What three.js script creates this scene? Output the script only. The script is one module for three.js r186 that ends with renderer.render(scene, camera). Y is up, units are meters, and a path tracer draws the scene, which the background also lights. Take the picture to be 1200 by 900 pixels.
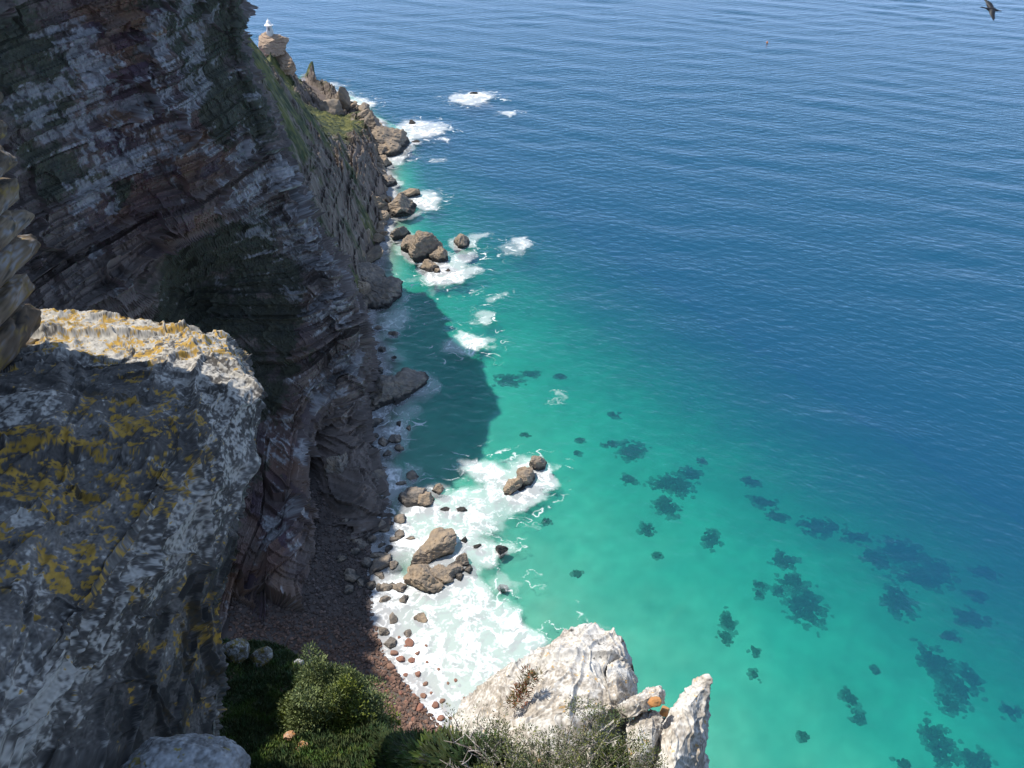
import * as THREE from 'three';
import { mergeGeometries } from 'three/addons/utils/BufferGeometryUtils.js';

// ---------------------------------------------------------------- camera
const scene = new THREE.Scene();
const camera = new THREE.PerspectiveCamera(49.5, 4 / 3, 0.3, 60000);
camera.position.set(0, 205, 0);                       // eye on the viewing terrace, 205 m above the sea
camera.rotation.set(-36 * Math.PI / 180, 0, 0);
scene.add(camera);

// ---------------------------------------------------------------- sun and sky
const SUN_EL = 59.5 * Math.PI / 180, SUN_AZ = 22 * Math.PI / 180;   // from the left, a little ahead
const sunDir = new THREE.Vector3(-Math.cos(SUN_EL) * Math.cos(SUN_AZ), Math.sin(SUN_EL), -Math.cos(SUN_EL) * Math.sin(SUN_AZ));
const sun = new THREE.DirectionalLight(new THREE.Color(1.0, 0.94, 0.85), 4.6);
sun.position.copy(sunDir).multiplyScalar(900).add(new THREE.Vector3(0, 0, -350));
sun.target.position.set(0, 0, -350);
sun.castShadow = true;
sun.shadow.mapSize.set(4096, 4096);
Object.assign(sun.shadow.camera, { left: -500, right: 500, top: 500, bottom: -500, near: 1, far: 2500 });
scene.add(sun, sun.target);
{
  // clear sky: deep blue overhead, paler towards the horizon, a broad soft glow round the sun
  const W = 512, Hh = 256, d = new Float32Array(W * Hh * 4);
  for (let j = 0; j < Hh; j++) for (let i = 0; i < W; i++) {
    const el = ((j + 0.5) / Hh - 0.5) * Math.PI, az = ((i + 0.5) / W - 0.5) * 2 * Math.PI;
    const y = Math.sin(el), up = Math.max(0, y);
    const k = Math.pow(1 - up, 3.2);
    const cosS = Math.cos(el) * Math.cos(az) * sunDir.x + y * sunDir.y + Math.cos(el) * Math.sin(az) * sunDir.z;
    const g = 0.30 * Math.pow(Math.max(0, cosS), 10);
    const o = (j * W + i) * 4;
    d[o] = 0.15 + 0.55 * k + g; d[o + 1] = 0.235 + 0.74 * k + g * 0.97; d[o + 2] = 0.41 + 1.12 * k + g * 0.9; d[o + 3] = 1;
  }
  const sky = new THREE.DataTexture(d, W, Hh, THREE.RGBAFormat, THREE.FloatType);
  sky.mapping = THREE.EquirectangularReflectionMapping; sky.magFilter = THREE.LinearFilter; sky.minFilter = THREE.LinearFilter;
  sky.colorSpace = THREE.LinearSRGBColorSpace; sky.needsUpdate = true;
  scene.background = sky; scene.environment = sky;
}
const renderer = new THREE.WebGLRenderer({ antialias: true });
renderer.toneMapping = THREE.LinearToneMapping;
renderer.toneMappingExposure = 1.4;
renderer.shadowMap.enabled = true;

// ---------------------------------------------------------------- helpers
function rng(seed) { let s = seed >>> 0; return () => { s = (s + 0x6D2B79F5) | 0; let t = Math.imul(s ^ (s >>> 15), 1 | s); t = (t + Math.imul(t ^ (t >>> 7), 61 | t)) ^ t; return ((t ^ (t >>> 14)) >>> 0) / 4294967296; }; }
const PERM = new Uint8Array(512); { const r = rng(77), p = [...Array(256).keys()]; for (let i = 255; i > 0; i--) { const j = Math.floor(r() * (i + 1)); [p[i], p[j]] = [p[j], p[i]]; } for (let i = 0; i < 512; i++) PERM[i] = p[i & 255]; }
function gr(h, x, y, z) { h &= 15; const u = h < 8 ? x : y, v = h < 4 ? y : (h === 12 || h === 14 ? x : z); return ((h & 1) ? -u : u) + ((h & 2) ? -v : v); }
function n3(x, y, z) {
  const fx = Math.floor(x), fy = Math.floor(y), fz = Math.floor(z), X = fx & 255, Y = fy & 255, Z = fz & 255; x -= fx; y -= fy; z -= fz;
  const u = x * x * x * (x * (x * 6 - 15) + 10), v = y * y * y * (y * (y * 6 - 15) + 10), w = z * z * z * (z * (z * 6 - 15) + 10);
  const A = PERM[X] + Y, AA = PERM[A] + Z, AB = PERM[A + 1] + Z, B = PERM[X + 1] + Y, BA = PERM[B] + Z, BB = PERM[B + 1] + Z;
  const l = (a, b, t) => a + (b - a) * t;
  return l(l(l(gr(PERM[AA], x, y, z), gr(PERM[BA], x - 1, y, z), u), l(gr(PERM[AB], x, y - 1, z), gr(PERM[BB], x - 1, y - 1, z), u), v),
    l(l(gr(PERM[AA + 1], x, y, z - 1), gr(PERM[BA + 1], x - 1, y, z - 1), u), l(gr(PERM[AB + 1], x, y - 1, z - 1), gr(PERM[BB + 1], x - 1, y - 1, z - 1), u), v), w);
}
function fbm(x, y, z, o) { let a = 1, s = 0, t = 0; for (let i = 0; i < o; i++) { s += a * n3(x, y, z); t += a; a *= 0.5; x = x * 2.03 + 17.1; y = y * 2.03 + 3.7; z = z * 2.03 + 9.2; } return s / t; }
function ridged(x, y, z, o) { let a = 1, s = 0, t = 0; for (let i = 0; i < o; i++) { const n = 1 - Math.abs(n3(x, y, z)) * 1.9; s += a * n; t += a; a *= 0.5; x = x * 2.1 + 7.3; y = y * 2.1 + 1.9; z = z * 2.1 + 5.5; } return s / t; }
const h2 = (a, b) => { let h = Math.imul(a | 0, 374761393) ^ Math.imul(b | 0, 668265263); h = Math.imul(h ^ (h >>> 13), 1274126177); return ((h ^ (h >>> 16)) >>> 0) / 4294967296; };
const sm = (a, b, x) => { const t = Math.min(1, Math.max(0, (x - a) / (b - a))); return t * t * (3 - 2 * t); };
const mix = (a, b, t) => a + (b - a) * t, clamp = (x, a, b) => Math.min(b, Math.max(a, x));
const mixc = (a, b, t) => [a[0] + (b[0] - a[0]) * t, a[1] + (b[1] - a[1]) * t, a[2] + (b[2] - a[2]) * t];
const used = {};
function numbered(n) { const k = used[n] = (used[n] ?? -1) + 1; return k ? `${n}_${String(k).padStart(3, '0')}` : n; }
function tag(o, label, category, group) { o.userData.label = label; o.userData.category = category; if (group) o.userData.group = group; return o; }
function add(o, name, parent = scene) { o.name = parent === scene ? numbered(name) : name; o.castShadow = o.receiveShadow = true; parent.add(o); return o; }
function structure(o, name, kind = 'structure') { add(o, name); o.userData.kind = kind; return o; }
const lin = (r, g, b) => new THREE.Color().setRGB(r, g, b);
function std(o) { return new THREE.MeshStandardMaterial(o); }
function meshOf(pos, idx, col, uv) {
  const g = new THREE.BufferGeometry();
  g.setAttribute('position', new THREE.BufferAttribute(pos instanceof Float32Array ? pos : new Float32Array(pos), 3));
  if (uv) g.setAttribute('uv', new THREE.BufferAttribute(uv instanceof Float32Array ? uv : new Float32Array(uv), 2));
  if (col) g.setAttribute('color', new THREE.BufferAttribute(col instanceof Float32Array ? col : new Float32Array(col), 3));
  g.setIndex(idx instanceof Uint32Array ? new THREE.BufferAttribute(idx, 1) : idx);
  g.computeVertexNormals(); return g;
}
function gridIndex(nu, nv, flip) { // nu, nv vertices
  const a = new Uint32Array((nu - 1) * (nv - 1) * 6); let k = 0;
  for (let j = 0; j < nv - 1; j++) for (let i = 0; i < nu - 1; i++) {
    const p = j * nu + i, q = p + 1, r = p + nu, s = r + 1;
    if (flip) { a[k++] = p; a[k++] = q; a[k++] = r; a[k++] = q; a[k++] = s; a[k++] = r; } else { a[k++] = p; a[k++] = r; a[k++] = q; a[k++] = q; a[k++] = r; a[k++] = s; }
  }
  return a;
}
const cr = (a, b, c, d, t) => 0.5 * (2 * b + (c - a) * t + (2 * a - 5 * b + 4 * c - d) * t * t + (3 * b - a - 3 * c + d) * t * t * t);
// smooth sheet through a net of points in metres (rows top to bottom), pushed out along its normal by disp(p, n) and coloured by colour(p, n, d)
const spread = (w) => { const c = [0]; for (const k of w) c.push(c[c.length - 1] + k); return (t) => { const v = t * c[c.length - 1]; let i = 0; while (i < w.length - 1 && v > c[i + 1]) i++; return i + (v - c[i]) / w[i]; }; };
function sheet(ctrl, nu, nv, disp, colour, flip = false, wc = null, wr = null, facet = false) {   // wc, wr: share of the vertices given to each column and row; facet: flat between the points, so that the net shows as edges
  const atC = wc ? spread(wc) : (t) => t * (ctrl[0].length - 1), atR = wr ? spread(wr) : (t) => t * (ctrl.length - 1);
  const R = ctrl.length, C = ctrl[0].length, base = new Float32Array(nu * nv * 3);
  const colPt = (r, s) => { const i = Math.min(C - 2, Math.floor(s)), t = s - i, g = (k) => ctrl[r][clamp(k, 0, C - 1)], a = g(i - 1), b = g(i), c = g(i + 1), d = g(i + 2); return [0, 1, 2].map((k) => facet ? mix(b[k], c[k], t) : cr(a[k], b[k], c[k], d[k], t)); };
  for (let i = 0; i < nu; i++) {
    const s = atC(i / (nu - 1)), col = []; for (let r = 0; r < R; r++) col.push(colPt(r, s));
    for (let j = 0; j < nv; j++) {
      const w = atR(j / (nv - 1)), r = Math.min(R - 2, Math.floor(w)), t = w - r, a = col[Math.max(0, r - 1)], b = col[r], c = col[r + 1], d = col[Math.min(R - 1, r + 2)];
      for (let k = 0; k < 3; k++) base[(j * nu + i) * 3 + k] = facet ? mix(b[k], c[k], t) : cr(a[k], b[k], c[k], d[k], t);
    }
  }
  const idx = gridIndex(nu, nv, flip), g0 = meshOf(base.slice(), idx), nn = g0.attributes.normal.array;
  const pos = new Float32Array(base.length), dd = new Float32Array(nu * nv);
  for (let v = 0; v < nu * nv; v++) {
    const p = [base[v * 3], base[v * 3 + 1], base[v * 3 + 2]], n = [nn[v * 3], nn[v * 3 + 1], nn[v * 3 + 2]], d = disp(p, n, (v % nu) / (nu - 1), Math.floor(v / nu) / (nv - 1));
    dd[v] = d; for (let k = 0; k < 3; k++) pos[v * 3 + k] = p[k] + n[k] * d;
  }
  const g = meshOf(pos, idx), n2 = g.attributes.normal.array, col = new Float32Array(nu * nv * 3);
  for (let v = 0; v < nu * nv; v++) { const c = colour([pos[v * 3], pos[v * 3 + 1], pos[v * 3 + 2]], [n2[v * 3], n2[v * 3 + 1], n2[v * 3 + 2]], dd[v], (v % nu) / (nu - 1), Math.floor(v / nu) / (nv - 1)); col[v * 3] = c[0]; col[v * 3 + 1] = c[1]; col[v * 3 + 2] = c[2]; }
  g.setAttribute('color', new THREE.BufferAttribute(col, 3));
  return g;
}
const blob = (p, c) => { const dx = p[0] - c[0], dy = p[1] - c[1], dz = p[2] - c[2]; return Math.exp(-(dx * dx + dy * dy + dz * dz) / (c[3] * c[3])); };

// ================================================================ THE SEA
// the shoreline: x of the water's edge for each z (from the terrace outwards)
const SHORE = [[20, 0], [0, -90], [-14, -118], [-20, -128], [-30, -140], [-37, -149], [-42, -163], [-45, -180], [-47, -200], [-52, -225], [-54, -250], [-56, -275], [-60, -300], [-69, -329], [-68, -350], [-72, -370], [-72, -400], [-72, -430], [-72, -470], [-80, -496], [-86, -531], [-92, -565], [-100, -617], [-120, -637], [-146, -690], [-168, -707], [-260, -720], [-900, -730]];
function shoreX(z) { for (let i = 1; i < SHORE.length; i++) if (z > SHORE[i][1]) { const a = SHORE[i - 1], b = SHORE[i]; return mix(a[0], b[0], (z - a[1]) / (b[1] - a[1])); } return -2000; }
// depth of the bottom: shelves gently off the beach and falls away along a line that runs down the coast
const SHELF = [[40, 1.2], [75, 2.4], [100, 3.2], [140, 4.6], [175, 6.4], [205, 9], [235, 12.6], [270, 18], [320, 30], [400, 45]];
function bottomY(x, z) {
  const s = 0.856 * x - 0.517 * z, d = x - shoreX(z);
  let D = 45; for (let i = 1; i < SHELF.length; i++) if (s < SHELF[i][0]) { const a = SHELF[i - 1], b = SHELF[i]; D = mix(a[1], b[1], clamp((s - a[0]) / (b[0] - a[0]), 0, 1)); break; }
  D = Math.min(D, 0.5 + Math.max(0, d) * 0.16 + D * sm(0, 60, d));
  if (d < 0) D = Math.max(-7, d * 0.16);
  return -D + (0.4 + 0.05 * D) * fbm(x / 14, 2.5, z / 14, 3) * sm(-6, 25, d) + (0.12 + 0.05 * Math.max(0, D)) * fbm(x / 5.5, 12.5, z / 5.5, 2) * sm(2, 30, d) + (d < 6 ? 0.25 * fbm(x / 3, 7, z / 3, 2) : 0);
}
const swell = []; { const r = rng(5); for (let i = 0; i < 26; i++) { const L = 8 + 40 * Math.pow(r(), 1.6), a = (r() - 0.5) * 1.15 - 0.12, k = 2 * Math.PI / L; swell.push([k * Math.sin(a), k * Math.cos(a), r() * 6.283, 0.0019 * L]); } }
function waveY(x, z) {
  const calm = mix(0.35, 1, sm(40, 260, 0.856 * x - 0.517 * z)); let y = 0;
  for (const w of swell) y += w[3] * Math.sin(w[0] * x + w[1] * z + w[2]);
  const gust = 0.75 + 0.6 * n3(x / 120, 4.2, z / 70);
  return y * calm * gust;
}
function plane(xs, zs, fy, uvScale) {
  const nu = xs.length, nv = zs.length, pos = new Float32Array(nu * nv * 3), uv = new Float32Array(nu * nv * 2);
  for (let j = 0; j < nv; j++) for (let i = 0; i < nu; i++) { const o = (j * nu + i); pos[o * 3] = xs[i]; pos[o * 3 + 1] = fy(xs[i], zs[j]); pos[o * 3 + 2] = zs[j]; uv[o * 2] = xs[i] / uvScale; uv[o * 2 + 1] = zs[j] / uvScale; }
  return meshOf(pos, gridIndex(nu, nv, true), null, uv);
}
const range = (a, b, n) => Array.from({ length: n }, (_, i) => a + (b - a) * i / (n - 1));
const far = [40000, 15000, 6000, 3000, 2000, 1600];
const seaX = [...far.map((v) => -v), ...range(-1300, -260, 20), ...range(-250, 640, 400), ...range(700, 1300, 20), ...far.slice().reverse()];
const seaZ = [3000, 1000, 300, 100, ...range(40, -1120, 520), ...range(-1140, -1600, 40), -2000, -3000, -6000, -15000, -40000].reverse();
const RIP = 70;   // metres across one tile of ripples
const rippleTex = (() => {
  const N = 1024, a = new Float32Array(N * N), r = rng(31), W = [];
  for (let i = 0; i < 64; i++) { const L = 0.9 + 8 * Math.pow(r(), 1.9), ang = (r() - 0.5) * 1.9 - 0.12, K = RIP / L; W.push([Math.round(K * Math.sin(ang)), Math.round(K * Math.cos(ang)), r() * 6.283, 0.02 * Math.pow(L, 0.9)]); }
  let lo = 1e9, hi = -1e9; const T = 8192, tab = new Float32Array(T); for (let i = 0; i < T; i++) { const s = Math.sin(i / T * 2 * Math.PI); tab[i] = 1 - 2 * Math.pow(Math.abs((1 - s) / 2), 0.75); }
  for (let j = 0; j < N; j++) for (let i = 0; i < N; i++) { let h = 0; for (const w of W) { const ph = (w[0] * i + w[1] * j) / N + w[2]; h += w[3] * tab[((ph - Math.floor(ph)) * T) | 0]; } a[j * N + i] = h; if (h < lo) lo = h; if (h > hi) hi = h; }
  const d = new Float32Array(N * N * 4); for (let i = 0; i < N * N; i++) { const v = (a[i] - lo) / (hi - lo); d[i * 4] = d[i * 4 + 1] = d[i * 4 + 2] = v; d[i * 4 + 3] = 1; }
  const t = new THREE.DataTexture(d, N, N, THREE.RGBAFormat, THREE.FloatType); t.wrapS = t.wrapT = THREE.RepeatWrapping; t.magFilter = THREE.LinearFilter; t.needsUpdate = true; t.userData = { range: hi - lo };
  return t;
})();
// the surface: a clear film that mirrors the sky; the body of the water below it is cut into slices, each taking out
// the red (and a little green and blue) that its own thickness of water takes, so that colour comes from depth
const surfaceMat = new THREE.MeshPhysicalMaterial({ color: lin(1, 1, 1), transmission: 1, thickness: 0, ior: 1.333, roughness: 0.2, bumpMap: rippleTex, bumpScale: rippleTex.userData.range * 0.14 });
structure(new THREE.Mesh(plane(seaX, seaZ, waveY, RIP), surfaceMat), 'sea_surface');
// each slice stands for the water between it and the next slice, or the bed where that comes first: its tint is what that thickness absorbs
const sliceX = range(-200, 430, 190), sliceZ = range(-60, -760, 205).reverse(), wide = (xs) => [-40000, ...xs, 40000];
function slice(depth, thick, paint, width) {
  const g = plane(wide(sliceX), wide(sliceZ), () => -depth, 10), p = g.attributes.position.array, n = p.length / 3, c = new Float32Array(n * width);
  for (let v = 0; v < n; v++) { const x = p[v * 3], z = p[v * 3 + 2], th = Math.abs(x) > 2000 || z < -2000 || x < -200 ? thick : clamp(-depth - bottomY(x, z), 0, thick); paint(th).forEach((k, m) => { c[v * width + m] = k; }); }
  g.setAttribute('color', new THREE.BufferAttribute(c, width)); return g;
}
const ABS = [0.42, 0.045, 0.072], SCAT = 0.055;                     // per metre
const absorbMat = new THREE.MeshPhysicalMaterial({ vertexColors: true, color: lin(1, 1, 1), transmission: 1, thickness: 0, ior: 1.333, roughness: 0, specularIntensity: 0 });
const scatterMat = std({ color: lin(1, 1, 1), vertexColors: true, transparent: true, roughness: 1 });
const body = new THREE.Group(); structure(body, 'sea_water');
const cuts = [0.02, 1.2, 2.5, 4, 6, 8.5];
cuts.forEach((d, k) => add(new THREE.Mesh(slice(d + 1.0, (cuts[k + 1] ?? 11) - d, (t) => ABS.map((a) => Math.exp(-a * t)), 3), absorbMat), 'water_slice', body));
const clouds = [2.4, 6, 9.5, 14];
clouds.forEach((d, k) => add(new THREE.Mesh(slice(d, (clouds[k + 1] ?? 19) - d, (t) => [0.26, 0.165, 0.45, 1 - Math.exp(-SCAT * (1 + k * 0.6) * t)], 4), scatterMat), 'water_slice', body));
add(new THREE.Mesh(plane([-40000, -240, 500, 40000], [-40000, -1200, -40, 3000], () => -19, 10), std({ color: lin(0.30, 0.155, 0.57), roughness: 1 })), 'deep_water', body);

// the sandy bottom and the cobble beach it runs up into
{
  const xs = range(-240, 430, 420), zs = range(-30, -760, 420).reverse(), g = plane(xs, zs, bottomY, 10), p = g.attributes.position.array, col = new Float32Array(p.length);
  for (let v = 0; v < p.length / 3; v++) {
    const x = p[v * 3], y = p[v * 3 + 1], z = p[v * 3 + 2], d = x - shoreX(z);
    const sandy = sm(2, 14, d + 6 * fbm(x / 8, 1, z / 8, 3)), n = fbm(x / 5, 3, z / 5, 4), n2 = fbm(x / 30, 8, z / 30, 3);
    const sand = [0.37 + 0.10 * n, 0.34 + 0.09 * n, 0.265 + 0.065 * n].map((c) => c * (1 + 0.25 * n2));
    const peb = [0.095 + 0.06 * n, 0.075 + 0.045 * n, 0.066 + 0.04 * n];
    const c = mixc(peb, sand, sandy); col[v * 3] = c[0]; col[v * 3 + 1] = c[1]; col[v * 3 + 2] = c[2];
  }
  g.setAttribute('color', new THREE.BufferAttribute(col, 3));
  structure(new THREE.Mesh(g, std({ vertexColors: true, roughness: 1 })), 'sea_bed');
}

// ================================================================ THE CLIFFS
const rockMat = std({ vertexColors: true, roughness: 0.95 });
// bedding: thick and thin courses of sandstone, broken by upright joints into blocks
const BL = [0, 0, 0, 0];
function courses(q, along, across, s) {
  const w = 0.4 * s * fbm(along / (22 * s), q / (15 * s), across / (22 * s), 3);
  const q1 = (q + w) / (4.6 * s), l1 = Math.floor(q1), f1 = q1 - l1, a1 = along / (8.5 * s) + h2(l1, 3) * 9 + 0.5 * n3(q / 7, along / 9, across / 9), c1 = Math.floor(a1), g1 = a1 - c1;
  const q2 = (q + w * 1.4) / (1.75 * s), l2 = Math.floor(q2), f2 = q2 - l2, a2 = along / (3.8 * s) + h2(l2, 5) * 9, c2 = Math.floor(a2), g2 = a2 - c2;
  BL[0] = h2(l1, c1 + 17); BL[1] = h2(l2, c2 + 55);
  BL[2] = h2(l2, 777); BL[3] = f2;
  let d = (h2(l1, c1) - 0.45) * 1.5 + (h2(l1, 41) - 0.5) * 1.6 + (BL[2] - 0.5) * 1.5 + (h2(l2, c2 + 91) - 0.5) * 0.5 - 0.5 * f2;
  d -= 1.0 * (1 - sm(0, 0.16, f1)) + 1.1 * (1 - sm(0, 0.09, g1)) + 0.45 * (1 - sm(0, 0.22, f2)) + 0.3 * (1 - sm(0, 0.12, g2));
  return d * s;
}
{
  const PX = [[[-142.09,178.37,-180],[-142.72,173.49,-213],[-134.93,168.76,-245],[-125.05,166.25,-262],[-114.84,164.77,-272],[-107.94,163.58,-280],[-105.14,162.1,-290],[-101.33,160.62,-300],[-99.34,160.03,-304],[-97.53,159.44,-308],[-110.83,153.97,-345],[-132.17,145.83,-400]],[[-147.7,160.65,-175],[-146.15,153.3,-204],[-136.61,146.2,-232],[-125.13,141.64,-250],[-115.71,138.6,-262],[-107.72,136.32,-271],[-104.15,133.28,-283],[-98.68,130.49,-294],[-95.93,129.48,-298],[-93.95,128.46,-302],[-109.03,117.56,-345],[-129.48,104.89,-395]],[[-151.34,146.74,-170],[-149.62,137.15,-198],[-139.75,127.9,-225],[-127.03,121.73,-243],[-116.6,117.27,-256],[-106.98,114.19,-265],[-100.2,110.76,-275],[-93.29,106.65,-287],[-90.68,104.94,-292],[-87.94,103.57,-296],[-102.77,88.49,-340],[-122.73,71.35,-390]],[[-150.69,134.24,-160],[-151.89,120.97,-190],[-142.59,109.03,-217],[-129.41,101.51,-234],[-118.14,95.32,-248],[-105.97,91.78,-256],[-96.85,86.47,-268],[-88.31,81.16,-280],[-83.35,79.39,-284],[-79.48,77.62,-288],[-90.17,58.16,-332],[-109.03,36.94,-380]],[[-148.91,126.67,-152],[-151.34,111.21,-182],[-142.16,97.81,-208],[-130.01,88.53,-226],[-118.92,81.32,-240],[-111.92,69.98,-262],[-100.7,64.83,-272],[-83.92,61.74,-278],[-76.18,60.19,-281],[-70.2,58.64,-284],[-82.2,35.97,-328],[-100.39,11.75,-375]],[[-147.47,121.18,-146],[-150.04,104.53,-175],[-140.94,90.18,-200],[-129.38,80.99,-216],[-118.53,71.81,-232],[-122.09,49.99,-270],[-101.48,49.99,-270],[-78.69,51.14,-268],[-70.92,48.84,-272],[-65.07,45.97,-277],[-76.39,20.14,-322],[-95.61,-7.42,-370]],[[-144.89,115.15,-138],[-147.05,97.57,-165],[-139.18,81.29,-190],[-128.26,70.88,-206],[-128.19,42.23,-250],[-114.97,37.02,-258],[-96.07,37.02,-258],[-77.51,38.32,-256],[-67.81,34.41,-262],[-60.65,29.21,-270],[-72.21,-2.05,-318],[-89.12,-32.65,-365]],[[-142.63,108.5,-130],[-144.36,89.94,-155],[-136.26,72.87,-178],[-124.39,60.25,-195],[-115.33,37.24,-226],[-103.24,28.33,-238],[-89.54,25.36,-242],[-76.87,26.1,-241],[-68.57,19.42,-250],[-59.58,13.48,-258],[-71.98,-25.12,-310],[-88.32,-58.52,-355]],[[-141.27,100.12,-122],[-142.52,80.35,-145],[-133.3,63.15,-165],[-118.76,50.26,-180],[-103.68,33.06,-200],[-92.77,22.75,-212],[-83.66,17.59,-218],[-75.19,16.73,-219],[-78.17,2.11,-236],[-56.4,0.39,-238],[-70.69,-52.91,-300],[-88.26,-91.59,-345]],[[-140.98,91.05,-115],[-141.52,70.25,-136],[-131.71,52.41,-154],[-113.58,40.52,-166],[-96.22,26.65,-180],[-87.09,18.72,-188],[-79.23,13.77,-193],[-72.08,10.8,-196],[-75.96,-7.04,-214],[-48.35,-5.06,-212],[-66.14,-82.34,-290],[-83.57,-126.93,-335]],[[-141.91,79.62,-108],[-140.53,58.73,-126],[-130.17,40.15,-142],[-109.15,28.54,-152],[-90.9,15.77,-163],[-83.42,9.97,-168],[-77.52,5.32,-172],[-70.05,1.84,-175],[-73.44,-15.57,-190],[-44.92,-22.54,-196],[-55.61,-96.84,-260],[-78.23,-166.49,-320]],[[-141.57,69.27,-100],[-139.39,47.55,-116],[-128.4,28.55,-130],[-104.5,17.69,-138],[-86.52,6.83,-146],[-78.49,2.76,-149],[-73.33,0.05,-151],[-69.26,-2.67,-153],[-72.14,-20.31,-166],[-46.09,-32.53,-175],[-56.79,-107.18,-230],[-79.01,-202.19,-300]],[[-139.56,59.37,-90],[-138.21,35.1,-105],[-127.66,14.07,-118],[-104.51,1.12,-126],[-86.33,-10.2,-133],[-78.47,-15.06,-136],[-73.41,-18.29,-138],[-69.42,-21.53,-140],[-68.97,-37.71,-150],[-47.82,-47.42,-156],[-57.7,-118.61,-200],[-79.7,-215.7,-260]]];
  const ridge = [[-190,202,-150],[-184,207,-200],[-181,200,-228],[-177,174,-250],[-173,160,-270],[-170,151,-285],[-166,144,-297],[-162,140,-308],[-160,138,-314],[-159,137,-320],[-158,138,-350],[-161,136,-400]];
  const back = ridge.map(([x, y, z]) => [x - 55, y - 70, z - 10]);
  const net = [back, ridge, ...PX];
  const PALE = [[-105.14,143.76,-285,16],[-125.28,126.11,-245,15],[-131.11,127.87,-238,11],[-119.25,117.27,-256,10],[-108.11,136.07,-272,8],[-125.13,141.64,-250,10],[-107.54,131.39,-275,9],[-110.52,117.94,-262,13],[-104.27,124.11,-268,9],[-98.93,134.04,-280,9],[-91.28,91.96,-285,12],[-84.14,86.38,-283,14],[-79.85,77.28,-285,13],[-89.27,81.92,-282,11],[-95.93,91.13,-268,9],[-129.61,99.69,-235,8],[-122.48,104.4,-240,8],[-76.04,64.23,-280,10],[-72.09,54.28,-272,10],[-68.83,39.44,-266,10],[-68.15,26.68,-262,10],[-74.23,49.33,-268,9],[-75.75,32.23,-243,8],[-79.18,43.78,-265,6],[-78.42,23.24,-225,7],[-75.28,18.89,-221,7],[-70.67,12.91,-248,9],[-64.81,16.45,-254,8],[-79.62,16.73,-219,7],[-75.44,5.44,-186,8],[-73.28,12.78,-194,5]];
  const RED = [[-111.19,140.32,-265,22],[-119,135.52,-255,16],[-114.21,94.76,-256,22],[-120.11,105.84,-250,14],[-85.94,46.29,-255,16],[-88.78,23.24,-225,20],[-86.92,14.64,-200,18],[-82.82,6.33,-178,15],[-80.06,4.59,-166,14],[-99.88,108.22,-274,9]];
  const GREEN = [[-135.04,141.91,-240,18],[-136.12,138.7,-235,14],[-105.26,143.25,-285,10],[-95.02,125.99,-290,22],[-97.07,136.89,-290,18],[-91.59,115.81,-286,13],[-125.95,106.46,-245,9],[-132.6,113.78,-230,10],[-118.39,56.5,-268,22],[-108.83,49.24,-262,24],[-97.64,37.02,-258,20],[-103.52,52.94,-268,16],[-94.86,54.28,-272,16],[-105.58,34.36,-240,18],[-95.9,29.68,-252,12],[-97.08,26.04,-236,14],[-87.07,17.33,-182,9],[-87.51,22.47,-208,9],[-93.79,22.19,-200,9],[-99.96,65.86,-270,14],[-93.05,76.85,-275,8]];
  const disp = (p, n, u) => {
    const [x, y, z] = p, along = -z * 0.75 + x * 0.66, low = 1 - sm(30, 90, y);
    const veg = Math.min(1, GREEN.reduce((s, c) => s + blob(p, c), 0));
    const dip = mix(0.15, 0.38, low), q = y - dip * along * 0.6;
    const big = 4.0 * fbm(x / 45, y / 45, z / 45, 2);
    return big * 0.7 + (courses(q + 11, along + 0.15 * y, x * 0.5 + z * 0.5, 2.9) * 0.95 + courses(q, along + 0.2 * y, x * 0.5 + z * 0.5, 1) * 1.1 + courses(q + 31, along + 0.2 * y, x * 0.5 + z * 0.5, 0.42) * 0.5) * (1 - 0.55 * veg) * 1.15 + 0.7 * fbm(x / 5, y / 5, z / 5, 4) + 0.9 * veg * Math.abs(fbm(x / 1.6, y / 1.6, z / 1.6, 2));
  };
  const colour = (p, n, d) => {
    const [x, y, z] = p, along = -z * 0.75 + x * 0.66, low = 1 - sm(30, 90, y), q = y - mix(0.15, 0.38, low) * along * 0.6;
    courses(q, along + 0.2 * y, x * 0.5 + z * 0.5, 1); const b1 = BL[0], b2 = BL[1], bed = BL[2];
    const f = fbm(x / 13, y / 13, z / 13, 4), fine = fbm(x / 1.3, y / 1.3, z / 1.3, 3), mid = fbm(x / 4, y / 4, z / 4, 3), lay = fbm(q / 2.6, along / 30, 3.3, 3);
    let c = [0.142, 0.115, 0.100].map((v) => v * (0.45 + 0.45 * b1 + 0.45 * bed + 0.25 * b2 + 0.5 * f + 0.4 * fine));
    const red = Math.min(1, RED.reduce((s, k) => s + blob(p, k), 0));
    c = mixc(c, [0.125 * (0.5 + 0.9 * b1), 0.068 * (0.5 + 0.9 * b1), 0.052], clamp(red * (0.7 + 1.6 * f), 0, 0.85));
    const pale = Math.min(1, PALE.reduce((s, k) => s + blob(p, k), 0));
    // guano and pale lichen: on single beds, along their ledges, and in drips down the joints
    const drip = fbm(along / 1.3, y / 16, 1.7, 3), run = fbm(along / 9 + 4, q / 5, 5.5, 3);
    const k = sm(0.30, 0.50, pale * 0.42 + 0.42 * (bed - 0.55) + 0.75 * run + 0.42 * drip + 0.30 * fine + 0.22 * mid + 0.12 * (b2 - 0.5));
    c = mixc(c, [0.37, 0.365, 0.365].map((v) => v * (0.8 + 0.6 * fine + 0.25 * mid)), k * 0.85);
    const veg = GREEN.reduce((s, k2) => s + blob(p, k2), 0), vk = sm(0.38, 0.62, Math.min(1.1, veg) * 0.72 + 1.0 * f + 0.35 * mid + 0.3 * fine);
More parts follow.
